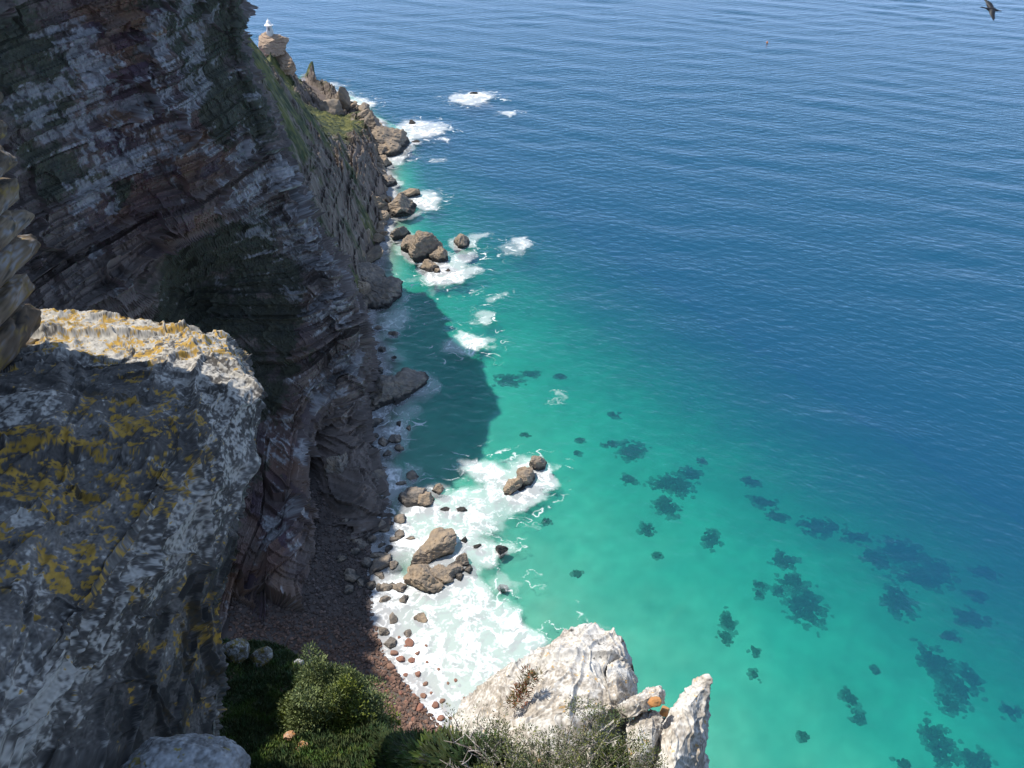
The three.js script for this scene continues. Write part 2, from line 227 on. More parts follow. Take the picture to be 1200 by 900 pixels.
    c = mixc(c, [0.045 + 0.025 * fine + 0.02 * mid, 0.050 + 0.024 * fine + 0.015 * mid, 0.032 + 0.012 * fine], vk * 0.9 * (1 - 0.7 * k));
    return c.map((v) => clamp(v, 0.012, 0.6));
  };
  const g = sheet(net, 760, 640, disp, colour, true, [0.25, 0.35, 1, 1, 1, 1, 1, 1, 0.7, 0.5, 0.3], [0.12, 0.4, 1.5, 1.1, 1.1, 0.9, 0.7, 0.8, 0.8, 0.9, 0.9, 0.9, 0.9, 0.5]); g.deleteAttribute('normal');
  structure(new THREE.Mesh(g, rockMat), 'main_cliff');
}
// the spur beyond: a ridge that falls from the main cliff to the lighthouse rock
const RIDGE = [[-152, -315, 150], [-134, -380, 146], [-142, -440, 114], [-156, -480, 78], [-168, -520, 54], [-169, -560, 45], [-168, -596, 45], [-170, -612, 49], [-171, -628, 48], [-172, -640, 38], [-175, -665, 26], [-180, -700, 6], [-190, -730, -8]];
function spurY(x, z) {
  let i = 1; while (i < RIDGE.length - 1 && z < RIDGE[i][1]) i++;
  const a = RIDGE[i - 1], b = RIDGE[i], t = clamp((z - a[1]) / (b[1] - a[1]), 0, 1), rx = mix(a[0], b[0], t), rh = mix(a[2], b[2], t);
  const sx = shoreX(z) - 3, e = (x - rx) / Math.max(20, sx - rx), far_ = sm(-520, -600, z), near_ = sm(-505, -440, z);
  let y;
  if (x < rx) y = rh - (rx - x) * 1.15;
  else if (e >= 1) y = -(x - sx) * 0.9;
  else { const lin_ = 1 - e, bow = 1 - Math.pow(e, 2.3), sag = Math.pow(1 - e, 2.6); const brow = e < 0.83 ? 1 - e * 0.74 : 0.386 * Math.pow(Math.max(0, 1 - (e - 0.83) / 0.17), 0.7); y = rh * mix(mix(brow, mix(lin_, bow, 0.2), near_), sag, far_) + 6 * sm(0.6, 0.92, e) * sm(1.02, 0.96, e); }
  return y;
}
const spurRock = (x, z) => fbm(x / 24, 4, z / 24, 4) * 1.3 + sm(-112, -88, x) * 0.55 + sm(-585, -630, z) * 0.5 - 0.26;
{
  const xs = range(-235, -55, 360), zs = range(-330, -740, 620).reverse();
  const g = plane(xs, zs, (x, z) => {
    const y = spurY(x, z), al = -z + 0.4 * x, rk = sm(-0.1, 0.22, spurRock(x, z)), on = sm(-2, 7, y);
    return y + 5.5 * fbm(x / 24, 1.5, z / 24, 4) * on + on * rk * 8 * (ridged(x / 13, 2, z / 13, 4) - 0.45) + on * 3.5 * (ridged(x / 30, 7, z / 22, 3) - 0.5) + on * rk * 2.2 * courses(y + x * 0.3, al, x, 0.9) + 0.8 * fbm(x / 2.6, 3, z / 2.6, 3) + (1 - rk) * 0.7 * Math.abs(n3(x / 1.5, 4, z / 1.5));
  }, 10);
  const p = g.attributes.position.array, col = new Float32Array(p.length);
  for (let v = 0; v < p.length / 3; v++) {
    const x = p[v * 3], y = p[v * 3 + 1], z = p[v * 3 + 2], f = fbm(x / 12, y / 12, z / 12, 4), fine = fbm(x / 1.8, y / 1.8, z / 1.8, 3), mid = fbm(x / 5, y / 5, z / 5, 3);
    courses(y + x * 0.3, -z + 0.4 * x, x, 0.9);
    let c = [0.125, 0.10, 0.082].map((k) => k * (0.6 + 0.7 * BL[0] + 0.3 * BL[1] + 0.4 * f + 0.6 * fine));
    c = mixc(c, [0.3, 0.28, 0.25], sm(0.25, 0.5, mid + 0.4 * fine) * 0.5);
    const veg = sm(0.2, -0.06, spurRock(x, z) + 0.35 * fine + 0.35 * mid);
    c = mixc(c, mixc([0.032, 0.045, 0.018], [0.115, 0.115, 0.03], sm(-0.28, 0.3, mid + 0.6 * fine + f * 0.5)), veg);
    for (let k = 0; k < 3; k++) col[v * 3 + k] = clamp(c[k], 0.012, 0.5);
  }
  g.setAttribute('color', new THREE.BufferAttribute(col, 3)); g.deleteAttribute('normal');
  structure(new THREE.Mesh(g, rockMat), 'lighthouse_spur');
}

// ================================================================ ROCKS IN THE SEA AND ON THE SHORE
const ico = {};
function icosphere(detail) {                       // indexed unit sphere
  if (ico[detail]) return ico[detail];
  const g = new THREE.IcosahedronGeometry(1, detail), p = g.attributes.position.array, map = new Map(), pos = [], idx = [];
  for (let i = 0; i < p.length; i += 3) { const k = `${Math.round(p[i] * 1e4)},${Math.round(p[i + 1] * 1e4)},${Math.round(p[i + 2] * 1e4)}`; let v = map.get(k); if (v === undefined) { v = pos.length / 3; map.set(k, v); pos.push(p[i], p[i + 1], p[i + 2]); } idx.push(v); }
  return (ico[detail] = { pos, idx });
}
// a broken block: a ball cut by random planes, roughened, with bedding cracks; size in metres, colour by tone(p in metres)
function block(seed, detail, size, opt = {}) {
  const { rough = 0.07, planes = 12, tone, bed = 0.05, sharp = 1, tilt = 0.4 } = opt, r = rng(seed * 7919 + 3), { pos, idx } = icosphere(detail), P = [];
  for (let i = 0; i < planes; i++) { const z = r() * 2 - 1, a = r() * 6.283, q = Math.sqrt(1 - z * z); P.push([q * Math.cos(a), z, q * Math.sin(a), 0.50 + 0.42 * r()]); }
  const out = new Float32Array(pos.length), s0 = seed * 3.17, mean = (size[0] + size[1] + size[2]) / 3;
  for (let v = 0; v < pos.length; v += 3) {
    const d = [pos[v], pos[v + 1], pos[v + 2]]; let R = 1;
    for (const p of P) { const c = d[0] * p[0] + d[1] * p[1] + d[2] * p[2]; if (c > 0.05) R = Math.min(R, mix(1, p[3] / c, sharp)); }
    const X = d[0] * R * size[0], Y = d[1] * R * size[1], Z = d[2] * R * size[2], k = 2.2 / mean;
    let n = rough * (fbm(X * k + s0, Y * k, Z * k, 5) * 1.5 + 0.5 * fbm(X * k * 3 + s0, Y * k * 3, Z * k * 3, 3));
    const q = (Y + tilt * X) * 5.5 / mean + n3(X * k, s0, Z * k) * 0.8, f = q - Math.floor(q); n -= bed * (1 - sm(0, 0.16, Math.min(f, 1 - f))) * (0.4 + h2(Math.floor(q), seed)); n += bed * (h2(Math.floor(q), seed + 5) - 0.5);
    out[v] = X * (1 + n); out[v + 1] = Y * (1 + n); out[v + 2] = Z * (1 + n);
  }
  const col = new Float32Array(pos.length); for (let v = 0; v < pos.length; v += 3) { const c = tone([out[v], out[v + 1], out[v + 2]]); col[v] = c[0]; col[v + 1] = c[1]; col[v + 2] = c[2]; }
  const g = meshOf(out, idx.slice(), col); if (opt.crisp) g.deleteAttribute('normal'); return g;   // crisp: every facet its own face
}
const seaTone = (warm, wet, seed) => (p) => {
  const k = seed * 1.7, f = fbm(p[0] / 2.2 + k, p[1] / 2.2, p[2] / 2.2, 4), g = fbm(p[0] / 0.6 + k, p[1] / 0.6, p[2] / 0.6, 3);
  let c = mixc([0.17, 0.15, 0.13], [0.27, 0.205, 0.14], clamp(warm + f, 0, 1)).map((v) => v * (1 + 0.35 * f + 0.35 * g));
  return mixc(c, [0.032, 0.030, 0.028], sm(wet + 0.9, wet - 0.2, p[1] + 1.3 * f)).map((v) => clamp(v, 0.015, 0.5));   // wet, weed-covered foot
};
// x, z at the water's edge, half sizes (along, up, across), turn in degrees, warmth, height of the wet band
const SEA_ROCKS = [];
function seaRock(at, size, turn, seed, label, warm = 0.5, wet = 0.8, group, name = 'sea_rock', detail = 18) {
  const g = block(seed, detail, size, { tone: seaTone(warm, wet, seed), crisp: true, rough: 0.15, planes: 20, bed: 0.06 }), m = add(new THREE.Mesh(g, rockMat), name);
  m.position.set(at[0], at[1], at[2]); m.rotation.y = turn * Math.PI / 180; tag(m, label, 'rock', group);
  SEA_ROCKS.push([at[0], at[2], Math.max(size[0], size[2]), (size[0] + size[2]) / 2]); return m;
}
const islet = 'rocks of the islet ringed by white water';
seaRock([9.42,0.4,-230.31], [4.1,4.1,3.6], 20, 11, 'round dark-backed boulder at seaward tip of small islet', 0.4, 0.5, islet);
seaRock([5.87,0.3,-223.94], [5.4,4.6,4.1], 60, 12, 'fissured tan boulder in middle of small islet', 0.6, 0.5, islet);
seaRock([1.22,0.2,-219.56], [5.9,4.4,3.3], 55, 13, 'long tan boulder at shoreward end of small islet', 0.8, 0.4, islet);
seaRock([3.36,-0.6,-218.64], [3.3,1.8,2.0], 40, 14, 'low dark slab awash below the small islet', 0.1, 1.4, islet);
seaRock([4.37,-0.3,-227.82], [3.1,2.8,2.3], 30, 15, 'small reddish rock wedged between islet boulders', 1, 0.2, islet);
seaRock([-24.99,0.3,-190.03], [11.0,5.9,5.9], 48, 21, 'large tan whaleback rock standing in foam by the beach', 0.8, 0.2);
seaRock([-29.07,-0.2,-184.94], [5.6,4.1,4.1], 30, 22, 'tan shoulder rock against landward end of whaleback rock', 0.6, 0.5);
seaRock([-27.49,0.2,-176.41], [7.2,5.6,6.4], 10, 23, 'broad flat-topped tan rock in surf below whaleback rock', 0.8, 0.3);
seaRock([-22.78,0,-178.33], [5.6,4.9,5.1], 35, 24, 'squared tan block beside the broad flat-topped rock', 0.7, 0.4);
seaRock([-18.56,-0.2,-180.27], [4.4,3.8,4.6], 60, 25, 'tilted brown block half in shade amid the surf', 0.4, 0.7);
seaRock([-16.3,-0.2,-184.21], [3.3,4.1,3.6], 80, 26, 'grey tilted block behind brown block in the surf', 0.2, 0.6);
seaRock([-17.1,-0.6,-178.15], [2.8,2.3,2.6], 10, 27, 'dark wet stone before the tilted blocks in surf', 0, 1.6);
seaRock([-13.96,-0.6,-180.97], [2.6,2.0,2.3], 50, 28, 'dark wet stone seaward of the tilted blocks', 0, 1.6);
seaRock([-35.15,-0.2,-213.43], [7.7,3.8,5.4], 20, 31, 'wide dark rock in the shaded surf', 0.1, 1.0);
seaRock([-30.21,0,-211.94], [4.9,3.8,3.8], 40, 32, 'tan sunlit rock beside wide dark surf rock', 0.7, 0.4);
seaRock([-26.73,0,-217.56], [2.8,2.8,2.6], 0, 33, 'small round tan rock off wide dark surf rock', 0.6, 0.5);
seaRock([-3.37,-0.2,-189.37], [2.6,2.8,2.6], 0, 34, 'lone black rock with a foam tail in green water', 0, 2.4);
seaRock([-15.91,-0.3,-193.63], [1.9,1.8,1.7], 0, 35, 'small black rock in foam off the whaleback rock', 0, 2);
seaRock([-11.29,-0.6,-191.25], [2.3,1.5,1.7], 20, 36, 'half-drowned black rock between whaleback and lone rocks', 0, 2);
seaRock([-22.81,-0.4,-208.13], [2.3,1.5,1.8], 0, 37, 'low black rock awash, shoreward of a pair', 0, 2);
seaRock([-17.77,-0.4,-208.13], [2.6,1.7,1.9], 0, 38, 'low black rock awash, seaward of a pair', 0, 2);
seaRock([-27.56,-0.1,-161.78], [2.6,1.9,2.2], 15, 39, 'single tan boulder alone in the beach surf', 0.7, 0.1);
seaRock([-2.96,-1.9,-174.76], [2.4,1.4,1.9], 0, 40, 'drowned brown boulder under clear shallow water', 0.4, 1);
// the big outcrop off the spur and its neighbours
const outc = 'rocks of the tall outcrop off the spur';
for (const [at, size, turn, seed, label, warm] of [
  [[-46.55,2,-397.82], [10,13,9], 20, 41, 'tall craggy brown outcrop with pale crown off the spur', 0.5],
  [[-55.1,1,-405.76], [8,9,7], 60, 42, 'lower brown crag on landward side of tall outcrop', 0.4],
  [[-39.23,1,-395.86], [8,9,8], 10, 43, 'brown crag on seaward side of tall outcrop', 0.6],
  [[-27.41,0.5,-411.86], [6,7,6], 40, 44, 'separate rounded brown crag seaward of tall outcrop', 0.5],
  [[-43.25,0,-383.51], [6,5,5], 0, 45, 'tan boulder at foot of tall outcrop', 0.8],
  [[-38.73,-0.5,-381.68], [3.2,3,3], 0, 46, 'small orange-tan boulder at foot of tall outcrop', 1],
  [[-33.02,-0.6,-381.86], [2.6,2,2.4], 30, 47, 'low orange-tan boulder awash off tall outcrop', 1],
  [[-61.36,1,-421.32], [7,7,6], 60, 48, 'dark boulder in channel behind tall outcrop', 0.2]]) seaRock(at, size, turn, seed, label, warm, 1.0, outc);
seaRock([-64.7,2,-452.98], [13,11,9], 50, 51, 'long brown headland rock below the green spur', 0.5, 1.2);
seaRock([-62.26,0.5,-477.43], [7,6,6], 10, 52, 'rounded brown rock at tip of headland rock', 0.6, 1);
seaRock([-64.27,1,-355.33], [15,9,12], 30, 53, 'broad shaded headland rock at cliff foot', 0.2, 1);
seaRock([-74.53,2,-366.35], [12,10,12], 0, 54, 'shaded crag behind the broad shaded headland rock', 0.2, 1);
// the point: pinnacle, peak and knob
seaRock([-96.95,3,-575.34], [11,21,10], 15, 55, 'pointed grey peak with white top off the point', 0.2, 1.5);
seaRock([-83.04,1,-557.36], [17.9,15.4,15.4], 35, 56, 'broad rounded tan rock below pointed grey peak', 0.7, 1.5);
seaRock([-91.86,1,-544.51], [10,8,9], 60, 57, 'rough tan rock between peak and spur foot', 0.6, 1.2);
seaRock([-85.18,0,-527.17], [9,6,7], 0, 58, 'low reddish rock shelf south of rounded tan rock', 0.9, 1);
seaRock([-77.48,0,-495.8], [8,7,8], 20, 59, 'dark rock at foot of spur by narrow inlet', 0.2, 1.5);
seaRock([-72.72,0,-607.46], [3.6,3,3], 0, 60, 'small black rock in foam off pointed peak', 0, 2.5);
seaRock([-67.31,-0.4,-569.52], [3.4,2,2.6], 20, 61, 'flat black rock awash off rounded tan rock', 0, 2.5);
seaRock([-30.93,-0.3,-680.16], [4.2,2.2,2.8], 0, 62, 'small black reef breaking in a white ring far out', 0, 3);
{
  const m = add(new THREE.Mesh(block(71, 14, [5.2, 13, 5], { tone: seaTone(0.5, -20, 71), rough: 0.09, planes: 16, bed: 0.08 }), rockMat), 'rock_pinnacle');
  const a = [-124.9,13.52,-622]; m.position.set(a[0], a[1], a[2]); tag(m, 'upright finger of rock standing on the point beyond the lighthouse spur', 'rock');
  const b = add(new THREE.Mesh(block(72, 12, [12, 9, 9], { tone: seaTone(0.4, -20, 72) }), rockMat), 'rock_pinnacle'), c = [-132.08,6.96,-615]; b.position.set(c[0], c[1], c[2]); tag(b, 'craggy plinth of rock under the upright rock finger', 'rock');
}
// the tilted slab and the shaded boulders at the cliff foot
seaRock([-43.26,1,-279.58], [17,6.0,8], 52, 81, 'great tilted dark slab reaching into shaded water', 0.15, 0.8);
seaRock([-51.62,1.5,-272.97], [12,7,9], 40, 82, 'dark block at landward end of great tilted slab', 0.15, 0.8);
{
  const r = rng(99), spots = [[-62.25,0,-326.39],[-55.43,0,-322],[-57.73,0,-309.3],[-65.37,0,-320.55],[-51.11,0,-301.2],[-64.56,0,-309.3],[-43.62,0,-255.9],[-45.34,0,-247.5],[-40.72,0,-253.77],[-46.56,0,-238.46],[-42.65,0,-240.93],[-50.08,0,-243.43],[-50.41,0,-231.23],[-46.46,0,-229.82],[-49.81,0,-219.77],[-45.62,0,-213.22],[-49.55,0,-206.9],[-44.77,0,-199.59],[-41.3,0,-201.99],[-47.77,0,-194.12],[-39.33,0,-194.89],[-44.59,0,-187.33],[-41.02,0,-185.49],[-37.13,0,-195.67],[-47.42,0,-183.67],[-41.91,0,-179.38],[-37.84,0,-181.87],[-45.13,0,-175.21],[-39.51,0,-173.16],[-34.7,0,-173.16],[-33.02,0,-169.8],[-39.95,0,-168.15],[-36.65,0,-173.84],[-40.86,0,-191.07],[-34.27,0,-195.67],[-56.74,0,-253.77],[-55.53,0,-264.66],[-54.13,0,-224.27],[-51.88,0,-198.8],[-51.56,0,-187.33],[-55.13,0,-183.67],[-51.26,0,-176.59],[-35.57,0,-224.27],[-38.77,0,-202.8],[-40.44,0,-220.66],[-38.04,0,-157.04],[-36.59,0,-153.41],[-35.53,0,-161.7],[-31.7,0,-157.04],[-54.29,0,-240.93],[-55.49,0,-233.61],[-50.43,0,-213.22]];
  for (let i = 0; i < 62; i++) { const z = -172 - 140 * r(); spots.push([shoreX(z) + 3 - 13 * Math.pow(r(), 1.3), 0, z]); }
  spots.forEach((at, i) => {
    const big = i % 5 === 2 ? 1.4 : 1, s = (1.4 + 1.8 * r() * r()) * big;
    at[0] += (r() - 0.5) * 2; at[2] += (r() - 0.5) * 2; at[1] = Math.max(-0.5, bottomY(at[0], at[2])) + s * 0.1;
    seaRock(at, [s * (1.1 + 0.5 * r()), s * (0.7 + 0.3 * r()), s * (0.9 + 0.4 * r())], r() * 180, 200 + i, 'wet grey-brown boulder at the foot of the shaded cliff', 0.2, 0.4, 'boulders at the shaded cliff foot', 'shore_boulder', 9);
  });
}
for (const [at, size, turn, seed, label] of [
  [[-62.41,0.25,-224], [10,12,8], 30, 91, 'tall dark crag in the corner beside the pillar foot'], [[-53.24,-2.83,-214], [7,8,7], 70, 92, 'dark crag at the waterline before the tall dark crag'],
  [[-62.59,-4.52,-204], [8,8,7], 10, 93, 'steep grey crag standing at back of the beach'], [[-52.76,-1.82,-192], [7,4.5,6], 50, 94, 'blocky dark crag where beach meets the surf']]) {
  const m = add(new THREE.Mesh(block(seed, 26, size, { tone: seaTone(0.2, -3, seed), crisp: true, rough: 0.17, planes: 22, bed: 0.05 }), rockMat), 'cliff_crag'); m.position.set(at[0], at[1], at[2]); m.rotation.y = turn * Math.PI / 180; tag(m, label, 'rock');
}
// broken rocks along the foot of the spur
{
  const r = rng(321), kinds = []; for (let k = 0; k < 6; k++) kinds.push(block(340 + k, 12, [1, 0.8, 0.85], { tone: (p) => seaTone(0.35 + 0.1 * k, -0.5, 340 + k)([p[0] * 4, p[1] * 4 + 1, p[2] * 4]), crisp: true, rough: 0.12, planes: 15, bed: 0.07 }));
  for (let i = 0; i < 90; i++) {
    const z = -338 - 300 * Math.pow(i / 89, 0.9), x = shoreX(z) - 1 - 9 * r() + 4 * n3(z / 11, 2, 5), s = 2.6 + 6.5 * r() * r(), m = add(new THREE.Mesh(kinds[i % 6], rockMat), 'spur_rock');
    m.position.set(x, 0.2 + Math.max(0, (shoreX(z) - x) * 0.7), z); m.scale.set(s * (1 + 0.4 * r()), s * (0.7 + 0.9 * r()), s * (0.7 + 0.5 * r())); m.rotation.set(r() * 0.5, r() * 6.28, r() * 0.5);
    tag(m, 'broken brown rock at the waterline below the green lighthouse spur', 'rock', 'broken rocks along the spur foot'); if (x > shoreX(z) - 4) SEA_ROCKS.push([x, z, s, s]);
  }
}
// red-brown stones of the beach
{
  const r = rng(123), kinds = []; for (let k = 0; k < 7; k++) kinds.push(block(300 + k, 6, [1, 0.62, 0.8], { tone: (p) => { const f = fbm(p[0] * 2 + k, p[1] * 2, p[2] * 2, 3); return [0.20 + 0.03 * k % 0.05 + 0.09 * f, 0.115 + 0.05 * f, 0.08 + 0.035 * f]; }, rough: 0.08, bed: 0.03 }));
  const spots = [[-34.53,0,-144.41],[-32.44,0,-147.54],[-33.01,0,-139.71],[-30.13,0,-141.9],[-28.55,0,-138.08],[-30.75,0,-136.47],[-26.57,0,-142.46],[-23.92,0,-139.71],[-26.89,0,-135.68],[-24.23,0,-134.88],[-22.47,0,-136.47],[-28.54,0,-133.31],[-25.08,0,-131.24],[-21.44,0,-132.27],[-30.11,0,-130.47],[-19.56,0,-128.7],[-22.95,0,-127.94],[-26.37,0,-127.69],[-18.14,0,-124.72],[-20.79,0,-123.74],[-23.69,0,-123.26],[-17.91,0,-139.16],[-15.35,0,-140.53],[-21.35,0,-143.85],[-28.67,0,-146.68],[-27.21,0,-149.57],[-31.14,0,-151.62],[-33.21,0,-154.61],[-18.73,0,-133.57],[-16.09,0,-128.45],[-34.14,0,-149.57],[-35.09,0,-141.08],[-37.38,0,-145.83],[-33.97,0,-135.68],[-24.5,0,-146.68],[-13.17,0,-134.88],[-29.57,0,-153.41],[-25.46,0,-152.22]];
  spots.forEach((at, i) => {
    const m = add(new THREE.Mesh(kinds[i % 7], rockMat), 'beach_stone'), s = (0.55 + 1.3 * r() * r()) * (i % 6 === 0 ? 1.9 : 1);
    m.position.set(at[0] + r() - 0.5, Math.max(-0.1, bottomY(at[0], at[2])) + s * 0.15, at[2] + r() - 0.5); m.scale.setScalar(s); m.rotation.y = r() * 6.28;
    tag(m, 'red-brown stone on the sunlit cobble beach at the surf edge', 'stone', 'larger stones of the sunlit beach'); SEA_ROCKS.push([m.position.x, m.position.z, s, s]);
  });
  // cobbles without number
  const N = 18000, im = new THREE.InstancedMesh(block(310, 2, [1, 0.62, 0.8], { tone: () => [1, 1, 1], rough: 0.16, planes: 14, crisp: true }), std({ color: 0xffffff, vertexColors: true, roughness: 0.95 }), N), M = new THREE.Matrix4(), Q = new THREE.Quaternion(), U = new THREE.Vector3(0, 1, 0); let k = 0;
  while (k < N) {
    const z = -115 - 105 * Math.pow(r(), 1.3), x = shoreX(z) + 5 - 48 * Math.pow(r(), 1.15); const s = 0.18 + 0.75 * Math.pow(r(), 3.2), y = bottomY(x, z);
    M.compose(new THREE.Vector3(x, y + s * 0.15, z), Q.setFromAxisAngle(U, r() * 6.28), new THREE.Vector3(s, s, s)); im.setMatrixAt(k, M);
    const v = 0.45 + 1.1 * r() * r() + 0.2 * r(), warm = sm(-168, -150, z) * 0.7 + 0.3 * r(); im.setColorAt(k, lin(mix(0.10, 0.175, warm) * v, mix(0.085, 0.10, warm) * v, mix(0.08, 0.07, warm) * v)); k++;
  }
  structure(im, 'beach_cobbles', 'stuff');
}

// ================================================================ FOAM AND KELP
{
  const x0 = -190, x1 = 70, z0 = -740, z1 = -110, NX = 1024, NZ = 2048, a = new Uint8Array(NX * NZ * 4);
  // [x, y, z, reach in metres, strength]
  const SPOTS = [[-17.23,0,-148.12,20,1],[-27.9,0,-157.04,14,0.9],[-8.41,0,-141.08,16,0.9],[-18.78,0,-134.36,16,1],[0,0,-151.03,10,0.6],[-10.14,0,-157.04,13,0.75],[-23.65,0,-168.15,10,0.75],[-38.31,0,-169.8,8,0.8],[-32.03,0,-173.16,9,0.6],[-15.94,0,-200.79,8,0.7],[-4.42,0,-206.9,8,0.65],[6.14,0,-221.56,8,1],[11.03,0,-231.23,6,0.9],[0,0,-218.88,8,0.9],[-10.71,0,-231.23,6,0.9],[-7.73,0,-224.27,5,0.7],[-12.08,0,-215.38,7,0.6],[-18.01,0,-213.22,6,0.6],[-21.02,0,-189.19,10,0.95],[-14.68,0,-173.16,7,0.7],[-6.97,0,-187.33,6,0.8],[-36.63,0,-191.07,8,0.8],[-31.88,0,-200.79,10,0.8],[-45.56,0,-217.56,7,0.9],[-44.85,0,-224.27,6,0.9],[-43.77,0,-251.13,6,0.9],[-41.71,0,-263.55,6,0.7],[-36.99,0,-276.16,5,0.8],[-59.69,0,-301.2,7,0.7],[-65.35,0,-314.86,7,0.7],[-54.37,0,-336.97,9,0.8],[-55.07,0,-325.66,7,0.6],[-21.75,0,-311.37,9,1.1],[-16.86,0,-313.45,8,1],[-13.52,0,-330.87,4.5,0.8],[-13.74,0,-338.52,4,0.7],[-10.36,0,-351.28,4,0.6],[-4.19,0,-357.08,4,0.6],[-29.85,0,-380.75,12,1.1],[-34.7,0,-374.4,10,1],[-24.92,0,-397.8,7,0.7],[5.61,0,-414.94,6,1],[0,0,-405.73,8,0.5],[-18.87,0,-420.19,6,0.8],[-54.17,0,-473.49,10,1],[-50.76,0,-463.51,9,0.9],[-71.56,0,-601.89,14,1.1],[-64.24,0,-589.2,13,1],[-78.58,0,-580.39,12,0.9],[-55.73,0,-598.22,9,0.7],[-37.34,0,-670.29,10,1.1],[-27.23,0,-672.49,12,1.1],[-32.25,0,-661.6,14,0.8],[-1.94,0,-630.6,6,1],[-43.14,0,-594.58,4,0.7],[-46.81,0,-575.21,4,0.6],[-78.97,0,-531.68,9,0.8],[-75.81,0,-544.02,8,0.7],[-120.28,0,-657.33,12,0.8],[-115.42,0,-646.83,9,0.8],[-151.67,0,-702.22,12,0.7],[-160.84,0,-702.22,10,0.7],[-133.11,0,-674.7,9,0.6],[-48.24,0,-821.04,10,0],[19.22,0,-272.65,3.2,0.55],[16.91,0,-276.16,2.5,0.5],[-49.41,0,-536.26,6,0.5],[-51.61,0,-369.96,6,0.4],[-41.94,0,-357.08,6,0.45],[-61.61,0,-288.32,7,0.6],[-17.33,0,-231.23,5,0.5],[1.58,0,-231.23,6,0.6],[-20.64,0,-206.9,9,0.6],[-26.24,0,-202.8,9,0.7]];
  for (let j = 0; j < NZ; j++) {
    const z = z0 + (j + 0.5) / NZ * (z1 - z0), sx = shoreX(z);
    const rocks = SEA_ROCKS.filter((k) => Math.abs(k[1] - z) < k[2] + 14), spots = SPOTS.filter((k) => Math.abs(k[2] - z) < k[3] * 2.6);
    for (let i = 0; i < NX; i++) {
      const x = x0 + (i + 0.5) / NX * (x1 - x0), d = x - sx; let v = 0;
      if (d > -14) {
        const wa = d > 40 ? 9 : 4.5, wx = x + wa * fbm(x / 9, 1.1, z / 9, 4), wz = z + wa * fbm(x / 9, 6.1, z / 9, 4);
        let D = 0, wide_ = 0;
        for (const k of spots) { const q = ((wx - k[0]) ** 2 + (wz - k[2]) ** 2) / (k[3] * k[3]); if (q < 6.7) wide_ += k[4] * Math.exp(-q * 0.45); if (q < 5) D += k[4] * Math.exp(-q * q * 0.6 - q * 0.25); }
        for (const k of rocks) { const q = Math.hypot(wx - k[0], wz - k[1]) - k[3] * 0.9; if (q < 9) D = Math.max(D, 0.6 * sm(5, 0.2, q)); }
        D = Math.max(D, 0.85 * sm(11, 0, d + 3 * n3(x / 6, 3, z / 6)));
        if (wide_ > 0.1) { const thin = 1 - Math.abs(n3(wx / 7, 3.4, wz / 4)) * 1.9, gap = fbm(wx / 6, 7.7, wz / 6, 2); v = 0.75 * sm(0.86, 0.99, thin + 0.04 * fbm(x / 0.7, 5.2, z / 0.7, 2)) * sm(-0.1, 0.25, gap) * sm(0.1, 0.5, wide_); }   // trailing wisps
        if (D > 0.04) {
          const lace = ridged(wx / 5.2, 2.2, wz / 5.2, 2), web = ridged(wx / 1.7, 8.2, wz / 1.7, 2), fine = fbm(x / 0.7, 5.2, z / 0.7, 3), cl = fbm(wx / 11, 9.9, wz / 11, 3);
          const t = Math.min(1.1, D) * 0.53 + 0.50 * (lace - 0.62) + 0.34 * (web - 0.6) + 0.25 * fine + 0.5 * cl;
          v = Math.max(v, sm(0.24, 0.92, t), 0.38 * sm(0.2, 0.9, Math.min(1, D) + 0.4 * cl));
        }
      }
      const o = (j * NX + i) * 4; a[o] = a[o + 1] = a[o + 2] = Math.round(255 * v); a[o + 3] = 255;
    }
  }
  const t = new THREE.DataTexture(a, NX, NZ, THREE.RGBAFormat, THREE.UnsignedByteType); t.magFilter = THREE.LinearFilter; t.minFilter = THREE.LinearFilter; t.needsUpdate = true;
  const xs = range(x0, x1, 160), zs = range(z0, z1, 380), g = plane(xs, zs, (x, z) => waveY(x, z) + 0.07, 1), uv = g.attributes.uv.array, p = g.attributes.position.array;
  for (let v = 0; v < uv.length / 2; v++) { uv[v * 2] = (p[v * 3] - x0) / (x1 - x0); uv[v * 2 + 1] = (p[v * 3 + 2] - z0) / (z1 - z0); }
  structure(new THREE.Mesh(g, std({ color: lin(0.82, 0.85, 0.86), roughness: 0.9, alphaMap: t, transparent: true })), 'sea_foam', 'stuff');
}
